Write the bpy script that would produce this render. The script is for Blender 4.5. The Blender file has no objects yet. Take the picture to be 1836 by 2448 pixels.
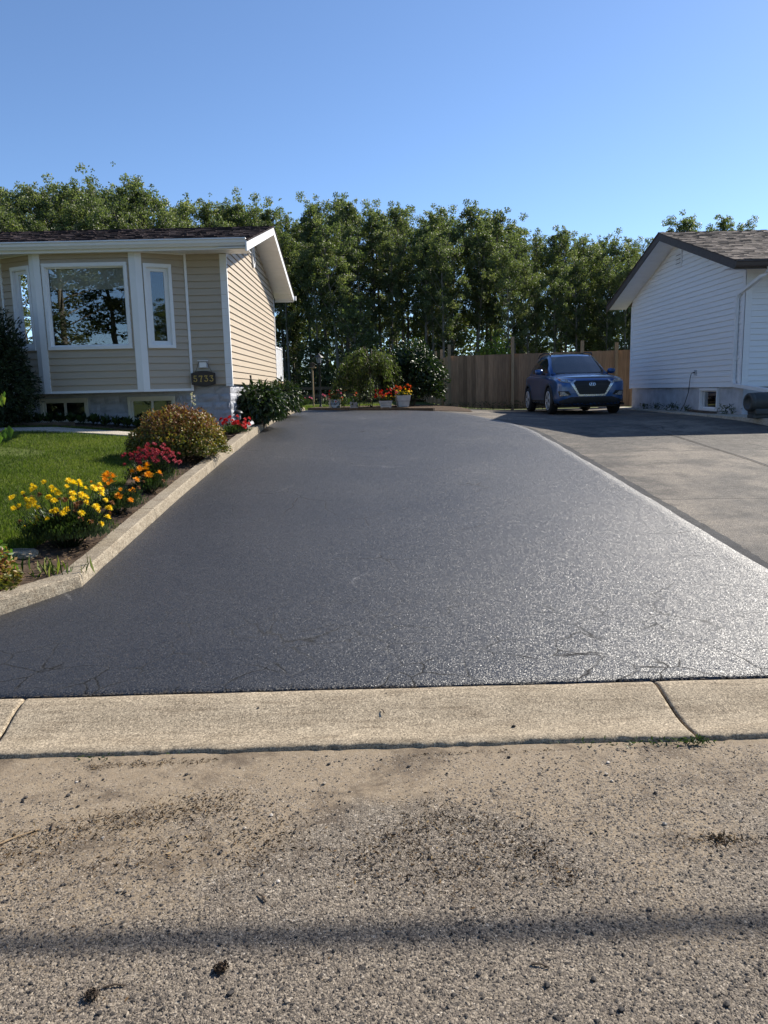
import bpy, bmesh, math, random
import numpy as np
from mathutils import Vector, Matrix, noise as mnoise
from mathutils.bvhtree import BVHTree
R = math.radians
rng = np.random.default_rng(7); random.seed(7)
scene = bpy.context.scene
COL = scene.collection

# ------------------------------------------------------------------ camera
cam_d = bpy.data.cameras.new("camera"); cam = bpy.data.objects.new("camera", cam_d); COL.objects.link(cam)
cam_d.sensor_fit = 'VERTICAL'; cam_d.sensor_height = 24.0; cam_d.lens = 24.0*1800/2448
cam_d.clip_start = .05; cam_d.clip_end = 3000
def cam_axes(vx, vy, roll, f=1800., w=1836., h=2448.):
    d = Vector((vx-w/2, vy-h/2, f)).normalized()
    u = Vector((-roll, -1, 0)); u = (u-d*u.dot(d)).normalized()
    r = d.cross(u)
    if r.x < 0: r = -r
    return r, d, u
_r, _d, _u = cam_axes(896, 935, .025)
# columns = camera right / up / back expressed in world axes
cr = Vector((_r.x, _d.x, _u.x)); cu = -Vector((_r.y, _d.y, _u.y)); cb = -Vector((_r.z, _d.z, _u.z))
mw = Matrix(((cr.x, cu.x, cb.x, 0), (cr.y, cu.y, cb.y, 0), (cr.z, cu.z, cb.z, 1.6), (0, 0, 0, 1)))
cam.matrix_world = mw
scene.camera = cam

# ------------------------------------------------------------------ light
SUN_AZ, SUN_EL = R(53.8), R(37.0)
world = bpy.data.worlds.new("World"); scene.world = world; world.use_nodes = True
wn = world.node_tree; wn.nodes.clear()
sky = wn.nodes.new('ShaderNodeTexSky'); sky.sky_type = 'NISHITA'; sky.sun_disc = False
sky.sun_elevation = SUN_EL; sky.sun_rotation = SUN_AZ; sky.altitude = 2000; sky.air_density = 1.0; sky.dust_density = 1.0; sky.ozone_density = 5.0
bgn = wn.nodes.new('ShaderNodeBackground'); bgn.inputs['Strength'].default_value = .106
won = wn.nodes.new('ShaderNodeOutputWorld')
wn.links.new(sky.outputs[0], bgn.inputs['Color']); wn.links.new(bgn.outputs[0], won.inputs['Surface'])
sl = bpy.data.lights.new("sun", 'SUN'); sl.energy = 5.0; sl.angle = R(.53); sl.color = (1, .93, .82)
sun = bpy.data.objects.new("sun", sl); COL.objects.link(sun)
sdir = Vector((math.sin(SUN_AZ)*math.cos(SUN_EL), math.cos(SUN_AZ)*math.cos(SUN_EL), math.sin(SUN_EL)))
sun.rotation_euler = sdir.to_track_quat('Z', 'Y').to_euler(); sun.location = (30, 30, 40)
scene.view_settings.view_transform = 'Standard'; scene.view_settings.look = 'None'
scene.view_settings.exposure = 0.78; scene.view_settings.gamma = 1.0; scene.view_settings.use_curve_mapping = False

# ------------------------------------------------------------------ materials
def nt(name):
    m = bpy.data.materials.new(name); m.use_nodes = True
    t = m.node_tree; t.nodes.clear()
    o = t.nodes.new('ShaderNodeOutputMaterial'); b = t.nodes.new('ShaderNodeBsdfPrincipled')
    t.links.new(b.outputs[0], o.inputs['Surface'])
    return m, t, b, o
def N(t, kind, **kw):
    n = t.nodes.new(kind)
    for k, v in kw.items():
        if k.startswith('i_'): n.inputs[k[2:].replace('_', ' ')].default_value = v
        else: setattr(n, k, v)
    return n
def L(t, a, b): t.links.new(a, b)
def mixc(t, fac, a, b, blend='MIX'):
    n = t.nodes.new('ShaderNodeMix'); n.data_type = 'RGBA'; n.blend_type = blend
    for s, v in ((n.inputs[0], fac), (n.inputs[6], a), (n.inputs[7], b)):
        if hasattr(v, 'links'): t.links.new(v, s)
        elif isinstance(v, (int, float)): s.default_value = v
        else: s.default_value = (*v[:3], 1)
    return n.outputs[2]
def mathn(t, op, a, b=None, clamp=False):
    n = t.nodes.new('ShaderNodeMath'); n.operation = op; n.use_clamp = clamp
    for s, v in ((n.inputs[0], a), (n.inputs[1], b)):
        if v is None: continue
        if hasattr(v, 'links'): t.links.new(v, s)
        else: s.default_value = v
    return n.outputs[0]
def ramp(t, fac, stops, interp='LINEAR'):
    n = t.nodes.new('ShaderNodeValToRGB'); n.color_ramp.interpolation = interp
    e = n.color_ramp.elements
    while len(e) < len(stops): e.new(.5)
    for x, (p, c) in zip(e, stops):
        x.position = p; x.color = (*c[:3], 1) if not isinstance(c, (int, float)) else (c, c, c, 1)
    t.links.new(fac, n.inputs[0]); return n.outputs[0]
def noise_(t, co, scale, detail=3, rough=.55, dist=0):
    n = N(t, 'ShaderNodeTexNoise'); n.inputs['Scale'].default_value = scale; n.inputs['Detail'].default_value = detail
    n.inputs['Roughness'].default_value = rough; n.inputs['Distortion'].default_value = dist
    t.links.new(co, n.inputs['Vector']); return n.outputs['Fac']
def bump(t, b, h, strength, dist):
    n = N(t, 'ShaderNodeBump'); n.inputs['Strength'].default_value = strength; n.inputs['Distance'].default_value = dist
    t.links.new(h, n.inputs['Height']); t.links.new(n.outputs[0], b.inputs['Normal']); return n
def coords(t, scale=None):
    tc = N(t, 'ShaderNodeTexCoord'); o = tc.outputs['Object']
    if scale:
        mp = N(t, 'ShaderNodeMapping'); mp.inputs['Scale'].default_value = scale; t.links.new(o, mp.inputs[0]); o = mp.outputs[0]
    return o
def simple(name, col, rough=.6, var=.12, vs=6, bs=60, bd=.0015, metal=0., spec=.5, stretch=None, tintvar=0.):
    m, t, b, o = nt(name); co = coords(t, stretch)
    f = noise_(t, co, vs, 4)
    lo = [c*(1-var) for c in col]; hi = [min(1, c*(1+var)) for c in col]
    c = ramp(t, f, [(.3, lo), (.7, hi)])
    if tintvar:
        a = N(t, 'ShaderNodeAttribute'); a.attribute_name = 'tint'
        k = ramp(t, a.outputs['Fac'], [(0, 1-tintvar), (1, 1+tintvar)])
        c = mixc(t, 1.0, c, k, 'MULTIPLY')
    L(t, c, b.inputs['Base Color'])
    r = noise_(t, co, vs*3, 2)
    L(t, ramp(t, r, [(.3, max(.02, rough-.06)), (.7, min(1, rough+.08))]), b.inputs['Roughness'])
    b.inputs['Metallic'].default_value = metal; b.inputs['Specular IOR Level'].default_value = spec
    if bd: bump(t, b, noise_(t, co, bs, 3), .6, bd)
    return m
def leafmat(name, stops, trans=.35, rough=.45, spec=.35):
    """leaf colour picked per leaf from the ramp; part of the light passes through the blade"""
    m, t, b, o = nt(name)
    a = N(t, 'ShaderNodeAttribute'); a.attribute_name = 'tint'
    c = ramp(t, a.outputs['Fac'], stops)
    L(t, c, b.inputs['Base Color']); b.inputs['Roughness'].default_value = rough; b.inputs['Specular IOR Level'].default_value = spec
    tr = N(t, 'ShaderNodeBsdfTranslucent')
    L(t, mixc(t, 1, c, (1.2, 1.35, .7), 'MULTIPLY'), tr.inputs['Color'])
    mx = N(t, 'ShaderNodeMixShader'); mx.inputs[0].default_value = trans
    L(t, b.outputs[0], mx.inputs[1]); L(t, tr.outputs[0], mx.inputs[2]); L(t, mx.outputs[0], o.inputs['Surface'])
    return m
def glassmat(name, tint=(.9, .92, .92), k=1.6, rough=.0):
    m, t, b, o = nt(name); t.nodes.remove(b)
    g = N(t, 'ShaderNodeBsdfGlossy'); g.inputs['Roughness'].default_value = rough; g.inputs['Color'].default_value = (.95, .97, 1, 1)
    tr = N(t, 'ShaderNodeBsdfTransparent'); tr.inputs['Color'].default_value = (*tint, 1)
    fr = N(t, 'ShaderNodeFresnel'); fr.inputs['IOR'].default_value = 1.5
    co = coords(t); bp = N(t, 'ShaderNodeBump'); bp.inputs['Strength'].default_value = .25; bp.inputs['Distance'].default_value = .004
    L(t, noise_(t, co, 1.3, 1), bp.inputs['Height']); L(t, bp.outputs[0], g.inputs['Normal'])
    mx = N(t, 'ShaderNodeMixShader'); L(t, mathn(t, 'MULTIPLY', fr.outputs[0], k, True), mx.inputs[0])
    L(t, tr.outputs[0], mx.inputs[1]); L(t, g.outputs[0], mx.inputs[2]); L(t, mx.outputs[0], o.inputs['Surface'])
    return m

def asphalt_sealed():
    m, t, b, o = nt('sealed_asphalt'); co = coords(t)
    v = N(t, 'ShaderNodeTexVoronoi', feature='SMOOTH_F1'); v.inputs['Scale'].default_value = 95; v.inputs['Smoothness'].default_value = .35; L(t, co, v.inputs['Vector'])
    v2 = N(t, 'ShaderNodeTexVoronoi'); v2.inputs['Scale'].default_value = 190; L(t, co, v2.inputs['Vector'])
    big = noise_(t, co, .55, 4, .6); mid = noise_(t, co, 5, 5, .65)
    # cracks: two sizes of warped cells, kept only in patches
    wv = N(t, 'ShaderNodeTexNoise'); wv.inputs['Scale'].default_value = 2.2; wv.inputs['Detail'].default_value = 5; L(t, co, wv.inputs['Vector'])
    wc = mixc(t, .22, co, wv.outputs['Color'])
    cr_ = N(t, 'ShaderNodeTexVoronoi', feature='DISTANCE_TO_EDGE'); cr_.inputs['Scale'].default_value = 1.25; L(t, wc, cr_.inputs['Vector'])
    cmask = ramp(t, noise_(t, co, .8, 3), [(.54, 0.), (.66, .9)])
    crack = mathn(t, 'MULTIPLY', ramp(t, cr_.outputs['Distance'], [(0, 1.), (.008, 0.)]), cmask)
    cr2 = N(t, 'ShaderNodeTexVoronoi', feature='DISTANCE_TO_EDGE'); cr2.inputs['Scale'].default_value = 4.5; L(t, wc, cr2.inputs['Vector'])
    sx = N(t, 'ShaderNodeSeparateXYZ'); L(t, co, sx.inputs[0])
    near = ramp(t, mathn(t, 'ADD', mathn(t, 'DIVIDE', sx.outputs['Y'], 10.), mathn(t, 'MULTIPLY', noise_(t, co, 1.3, 4), .12)), [(.46, 1.), (.62, 0.)])
    crack2 = mathn(t, 'MULTIPLY', ramp(t, cr2.outputs['Distance'], [(0, 1.), (.03, 0.)]), mathn(t, 'MULTIPLY', near, ramp(t, noise_(t, co, 2.1, 3), [(.42, 0.), (.55, 1.)])))
    ck = mathn(t, 'MAXIMUM', crack, crack2)
    c = ramp(t, mid, [(.3, (.005, .0052, .007)), (.7, (.011, .0112, .0135))])
    c = mixc(t, ramp(t, big, [(.35, 0.), (.7, .6)]), c, (.015, .0148, .016))
    spk = ramp(t, v2.outputs['Color'], [(.93, 0.), (.98, .5)])
    c = mixc(t, spk, c, (.09, .087, .08)); sq = N(t, 'ShaderNodeTexVoronoi', feature='DISTANCE_TO_EDGE'); sq.inputs['Scale'].default_value = .62; L(t, mixc(t, .35, co, wv.outputs['Color']), sq.inputs['Vector'])
    sqm = mathn(t, 'MULTIPLY', ramp(t, sq.outputs['Distance'], [(0, .6), (.005, 0.)]), ramp(t, noise_(t, co, 1.1, 2), [(.56, 0.), (.66, 1.)]))
    c = mixc(t, sqm, c, (.16, .155, .15)); c = mixc(t, ck, c, (.004, .004, .004))
    L(t, c, b.inputs['Base Color'])
    L(t, mathn(t, 'MULTIPLY', mathn(t, 'SUBTRACT', 1., mathn(t, 'MULTIPLY', ck, .85)), 1.0), b.inputs['Specular IOR Level'])
    # every stone of the sealed surface lies at its own small tilt, so single stones catch the sun
    def tilt(vor, k):
        s_ = N(t, 'ShaderNodeVectorMath', operation='SUBTRACT'); L(t, vor.outputs['Color'], s_.inputs[0]); s_.inputs[1].default_value = (.5, .5, .5)
        m_ = N(t, 'ShaderNodeVectorMath', operation='MULTIPLY'); L(t, s_.outputs[0], m_.inputs[0]); m_.inputs[1].default_value = (k, k, 0); return m_.outputs[0]
    v3 = N(t, 'ShaderNodeTexVoronoi'); v3.inputs['Scale'].default_value = 380; v3.inputs['Randomness'].default_value = 1; L(t, co, v3.inputs['Vector'])
    v4 = N(t, 'ShaderNodeTexVoronoi'); v4.inputs['Scale'].default_value = 70; L(t, co, v4.inputs['Vector'])
    s3 = N(t, 'ShaderNodeSeparateColor'); L(t, v3.outputs['Color'], s3.inputs[0])
    L(t, mathn(t, 'ADD', mathn(t, 'ADD', mathn(t, 'MULTIPLY', ck, .3), ramp(t, s3.outputs[2], [(0, .58), (.4, .45), (.85, .37), (1, .33)])), ramp(t, big, [(.3, -.04), (.7, .06)])), b.inputs['Roughness'])
    bpn = N(t, 'ShaderNodeBump'); bpn.inputs['Strength'].default_value = .22; bpn.inputs['Distance'].default_value = .006
    L(t, mathn(t, 'SUBTRACT', mathn(t, 'MULTIPLY', v.outputs['Distance'], -1.0), mathn(t, 'MULTIPLY', ck, .9)), bpn.inputs['Height'])
    a1 = N(t, 'ShaderNodeVectorMath', operation='ADD'); L(t, bpn.outputs[0], a1.inputs[0]); L(t, tilt(v3, .95), a1.inputs[1])
    a2 = N(t, 'ShaderNodeVectorMath', operation='ADD'); L(t, a1.outputs[0], a2.inputs[0]); L(t, tilt(v4, .12), a2.inputs[1])
    nn = N(t, 'ShaderNodeVectorMath', operation='NORMALIZE'); L(t, a2.outputs[0], nn.inputs[0]); L(t, nn.outputs[0], b.inputs['Normal'])
    return m
def asphalt_old(name, lo, hi, patch, rough, bstr=.6, scale=110):
    m, t, b, o = nt(name); co = coords(t)
    v = N(t, 'ShaderNodeTexVoronoi'); v.inputs['Scale'].default_value = scale; L(t, co, v.inputs['Vector'])
    big = noise_(t, co, .7, 6, .65); mid = noise_(t, co, 9, 5, .7)
    c = ramp(t, mid, [(.3, lo), (.7, hi)])
    c = mixc(t, ramp(t, big, [(.46, 0.), (.60, .8)]), c, patch); c = mixc(t, ramp(t, noise_(t, co, 2.3, 6, .7), [(.50, 0.), (.64, .6)]), c, [q*.55 for q in lo])
    gs = N(t, 'ShaderNodeSeparateColor'); L(t, v.outputs['Color'], gs.inputs[0])
    c = mixc(t, 1, c, ramp(t, gs.outputs[0], [(0, .62), (.75, 1.05), (1, 1.5)]), 'MULTIPLY')
    wv = N(t, 'ShaderNodeTexNoise'); wv.inputs['Scale'].default_value = 1.7; wv.inputs['Detail'].default_value = 5; L(t, co, wv.inputs['Vector'])
    cr_ = N(t, 'ShaderNodeTexVoronoi', feature='DISTANCE_TO_EDGE'); cr_.inputs['Scale'].default_value = .45; L(t, mixc(t, .25, co, wv.outputs['Color']), cr_.inputs['Vector'])
    ck = ramp(t, cr_.outputs['Distance'], [(0, .8), (.006, 0.)])
    c = mixc(t, ck, c, (.03, .028, .025)); L(t, c, b.inputs['Base Color']); b.inputs['Roughness'].default_value = rough
    b.inputs['Specular IOR Level'].default_value = .4
    bump(t, b, mathn(t, 'SUBTRACT', mathn(t, 'MULTIPLY', v.outputs['Distance'], -1.), mathn(t, 'MULTIPLY', ck, 2.)), bstr, .005)
    return m
def road_mat():
    m, t, b, o = nt('road_asphalt'); co = coords(t)
    co0 = co; wob = N(t, 'ShaderNodeTexNoise'); wob.inputs['Scale'].default_value = 70; wob.inputs['Detail'].default_value = 3; L(t, co, wob.inputs['Vector']); co = mixc(t, .012, co, wob.outputs['Color'])
    v = N(t, 'ShaderNodeTexVoronoi'); v.inputs['Scale'].default_value = 150; L(t, co, v.inputs['Vector'])
    v2 = N(t, 'ShaderNodeTexVoronoi'); v2.inputs['Scale'].default_value = 62; L(t, co, v2.inputs['Vector'])
    cells = N(t, 'ShaderNodeSeparateColor'); L(t, v.outputs['Color'], cells.inputs[0])
    cells2 = N(t, 'ShaderNodeSeparateColor'); L(t, v2.outputs['Color'], cells2.inputs[0])
    fine = noise_(t, co, 150, 5, .8); mid = noise_(t, co, 12, 5, .7); big = noise_(t, co, 1.6, 5, .6)
    stone = ramp(t, cells.outputs[0], [(0, (.07, .06, .05)), (.35, (.14, .12, .095)), (.75, (.23, .195, .152)), (.93, (.31, .265, .21)), (1, (.50, .45, .38))])
    # fine silt that fills the texture towards the gutter
    silt = ramp(t, mid, [(.3, (.20, .152, .10)), (.7, (.29, .228, .155))])
    sx = N(t, 'ShaderNodeSeparateXYZ'); L(t, co, sx.inputs[0])
    sy = mathn(t, 'ADD', mathn(t, 'MULTIPLY', sx.outputs['Y'], .40), mathn(t, 'MULTIPLY', sx.outputs['X'], -.055))
    dst = N(t, 'ShaderNodeVectorMath', operation='DISTANCE'); mp = N(t, 'ShaderNodeMapping'); mp.inputs['Scale'].default_value = (.8, 1, 1); L(t, co, mp.inputs[0]); L(t, mp.outputs[0], dst.inputs[0]); dst.inputs[1].default_value = (.02, 2.25, 0)
    hole = ramp(t, dst.outputs['Value'], [(.12, .6), (.52, 0.)])
    g = mathn(t, 'SUBTRACT', mathn(t, 'ADD', sy, mathn(t, 'MULTIPLY', mathn(t, 'SUBTRACT', big, .5), 1.5)), hole)
    sm = ramp(t, g, [(.78, .12), (1.12, .92)])
    sm = mathn(t, 'MULTIPLY', sm, ramp(t, cells2.outputs[1], [(.25, .72), (.8, 1.)]))
    c = mixc(t, sm, stone, silt)
    # dark organic stains with ragged edges
    st = noise_(t, co, 2.6, 7, .72, .4)
    stm = ramp(t, st, [(.52, 0.), (.62, .7)])
    c = mixc(t, stm, c, (.075, .055, .038))
    c = mixc(t, 1, c, ramp(t, fine, [(.25, .68), (.75, 1.35)]), 'MULTIPLY')
    L(t, c, b.inputs['Base Color']); b.inputs['Roughness'].default_value = .85; b.inputs['Specular IOR Level'].default_value = .25
    h = mathn(t, 'ADD', mathn(t, 'MULTIPLY', v.outputs['Distance'], -1.), mathn(t, 'MULTIPLY', v2.outputs['Distance'], -.6))
    h = mathn(t, 'MULTIPLY', h, mathn(t, 'SUBTRACT', 1.15, sm))
    h = mathn(t, 'ADD', h, mathn(t, 'MULTIPLY', fine, .35))
    bump(t, b, h, .62, .006)
    return m
def concrete_mat(name, lo, hi, stain=(.16, .12, .08), s=1.0, board=False):
    m, t, b, o = nt(name); co = coords(t)
    f = noise_(t, co, 4*s, 6, .65); fine = noise_(t, co, 105, 5, .8); mid = noise_(t, coords(t, (3, 22, 22)), 1.2, 5, .6)
    c = ramp(t, f, [(.28, lo), (.72, hi)])
    c = mixc(t, ramp(t, mid, [(.48, 0.), (.70, .55)]), c, stain)
    c = mixc(t, 1, c, ramp(t, fine, [(.3, .55), (.5, .95), (.7, 1.35)]), 'MULTIPLY')
    vg = N(t, 'ShaderNodeTexVoronoi'); vg.inputs['Scale'].default_value = 170; L(t, co, vg.inputs['Vector']); gc = N(t, 'ShaderNodeSeparateColor'); L(t, vg.outputs['Color'], gc.inputs[0])
    c = mixc(t, 1, c, ramp(t, gc.outputs[1], [(0, .5), (.5, .98), (.9, 1.2), (1, 1.7)]), 'MULTIPLY')
    vp = N(t, 'ShaderNodeTexVoronoi'); vp.inputs['Scale'].default_value = 38; L(t, co, vp.inputs['Vector'])
    pit = ramp(t, vp.outputs['Distance'], [(.06, 1.), (.14, 0.)])
    pc = N(t, 'ShaderNodeSeparateColor'); L(t, vp.outputs['Color'], pc.inputs[0])
    pit = mathn(t, 'MULTIPLY', pit, ramp(t, pc.outputs[0], [(.72, 0.), (.78, 1.)]))
    c = mixc(t, mathn(t, 'MULTIPLY', pit, .7), c, stain)
    L(t, c, b.inputs['Base Color']); b.inputs['Roughness'].default_value = .9; b.inputs['Specular IOR Level'].default_value = .2
    h = mathn(t, 'SUBTRACT', mathn(t, 'ADD', mathn(t, 'MULTIPLY', fine, .5), f), mathn(t, 'MULTIPLY', pit, .9))
    if board: h = mathn(t, 'ADD', h, mathn(t, 'MULTIPLY', noise_(t, coords(t, (1, 1, 70)), 1.5, 3), .9))
    bump(t, b, h, .6, .006)
    return m

MT = {}
MT['drive'] = asphalt_sealed()
MT['drive_old'] = asphalt_old('weathered_asphalt', (.055, .048, .041), (.125, .111, .095), (.21, .178, .14), .8, 1.0, 90)
MT['overlap'] = asphalt_old('sealer_overlap', (.02, .021, .024), (.04, .041, .046), (.07, .068, .066), .9)
MT['road'] = road_mat()
MT['kerb'] = concrete_mat('gutter_concrete', (.30, .245, .172), (.41, .34, .245), (.16, .12, .078))
MT['gkerb'] = concrete_mat('border_concrete', (.25, .21, .155), (.36, .31, .235), (.13, .09, .055), board=True)
MT['slab'] = concrete_mat('path_concrete', (.42, .38, .31), (.55, .50, .42))
MT['soil'] = simple('garden_soil', (.075, .052, .036), .95, .45, 14, 90, .012, spec=.15)
MT['turf'] = simple('turf_ground', (.075, .095, .025), .95, .4, 8, 60, .01, spec=.1)
MT['forest'] = simple('forest_floor', (.05, .045, .025), .95, .5, 1.2, 20, .02, spec=.1)
MT['beige'] = simple('beige_vinyl_siding', (.45, .375, .285), .45, .035, 3, 8, .0008, stretch=(1, 1, 12))
MT['white'] = simple('white_painted_trim', (.80, .80, .80), .42, .03, 3, 30, .0005)
MT['wvinyl'] = simple('white_vinyl_siding', (.84, .85, .86), .45, .03, 2.5, 8, .0008, stretch=(1, 1, 12))
MT['wfdn'] = simple('painted_foundation', (.38, .39, .42), .8, .10, 6, 28, .012, spec=.25)
MT['stucco'] = simple('stucco_foundation', (.46, .47, .50), .85, .2, 3.5, 26, .01, spec=.2)
MT['brown'] = simple('brown_fascia', (.085, .068, .062), .5, .08, 3, 30, .0005)
MT['roofL'] = simple('dark_brown_shingle', (.06, .043, .042), .9, .25, 9, 220, .003, spec=.2, tintvar=.6)
MT['roofR'] = simple('grey_brown_shingle', (.175, .145, .125), .9, .2, 9, 220, .003, spec=.2, tintvar=.42)
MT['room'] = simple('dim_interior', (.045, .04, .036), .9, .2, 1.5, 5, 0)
MT['blind'] = simple('pale_blind', (.8, .79, .75), .6, .03, 4, 20, 0)
MT['glass'] = glassmat('window_glass', k=2.6)
MT['dark'] = simple('black_metal', (.015, .015, .016), .45, .15, 8, 60, .0005)
MT['rubber'] = simple('black_plastic', (.018, .018, .019), .6, .15, 8, 60, .0008)
MT['cedar'] = simple('cedar_board', (.33, .205, .115), .75, .2, 3.5, 22, .0025, stretch=(7, 7, .8), spec=.25, tintvar=.28)
MT['post'] = simple('fence_post_wood', (.37, .26, .15), .75, .18, 3, 30, .002, stretch=(6, 6, .7), spec=.25)
MT['bark'] = simple('aspen_bark', (.20, .18, .145), .9, .5, 2.2, 14, .02, spec=.15, stretch=(4, 4, .9))
MT['twig'] = simple('twig_bark', (.085, .06, .04), .85, .3, 8, 60, .002)
MT['leaf_aspen'] = leafmat('aspen_leaf', [(0, (.068, .088, .036)), (.5, (.118, .145, .058)), (.85, (.17, .192, .082)), (1, (.26, .25, .115))], .5, .48, .5)
MT['leaf_dark'] = leafmat('undergrowth_leaf', [(0, (.035, .052, .02)), (.6, (.065, .09, .032)), (1, (.14, .155, .055))], .45)
MT['leaf_lime'] = leafmat('lime_leaf', [(0, (.10, .16, .025)), (1, (.22, .28, .05))], .5)
MT['leaf_lilac'] = leafmat('glossy_dark_leaf', [(0, (.010, .022, .007)), (.7, (.026, .05, .014)), (1, (.06, .09, .025))], .22, .42, .4)
MT['leaf_weep'] = leafmat('weeping_leaf', [(0, (.04, .06, .017)), (.7, (.08, .105, .028)), (1, (.15, .165, .05))], .5)
MT['leaf_cedar'] = leafmat('cedar_spray', [(0, (.012, .022, .008)), (.7, (.026, .042, .014)), (1, (.05, .07, .022))], .15, .6, .3)
MT['leaf_spirea'] = leafmat('spirea_leaf', [(0, (.05, .06, .014)), (.3, (.11, .115, .022)), (.5, (.23, .19, .035)), (.68, (.24, .12, .035)), (.85, (.19, .072, .032)), (1, (.12, .045, .026))], .3)
MT['leaf_mum'] = leafmat('mum_leaf', [(0, (.018, .035, .012)), (.7, (.045, .075, .022)), (1, (.09, .12, .035))], .3)
MT['leaf_bright'] = leafmat('fresh_leaf', [(0, (.05, .11, .015)), (.7, (.12, .20, .03)), (1, (.25, .29, .05))], .5)
MT['grass'] = leafmat('lawn_grass', [(0, (.05, .085, .012)), (.6, (.115, .155, .022)), (1, (.24, .25, .07))], .45, .5, .3)
MT['litter'] = simple('dry_litter', (.20, .13, .06), .9, .4, 20, 80, .002)
def petal(name, a, b): return leafmat(name, [(0, a), (1, b)], .3, .6, .2)
MT['p_yellow'] = petal('yellow_petal', (.78, .52, .01), (.88, .68, .03))
MT['p_orange'] = petal('orange_petal', (.75, .27, .008), (.82, .38, .01))
MT['p_maroon'] = petal('maroon_petal', (.25, .018, .035), (.42, .055, .085))
MT['p_red'] = petal('red_petal', (.48, .012, .015), (.62, .025, .03))
MT['p_coral'] = petal('coral_petal', (.68, .10, .03), (.75, .16, .05))
MT['p_brown'] = petal('wilted_petal', (.14, .055, .022), (.24, .11, .045))
MT['p_white'] = petal('pale_petal', (.6, .55, .5), (.75, .7, .68))
MT['p_pink'] = petal('pink_petal', (.6, .12, .25), (.65, .2, .35))
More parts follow.
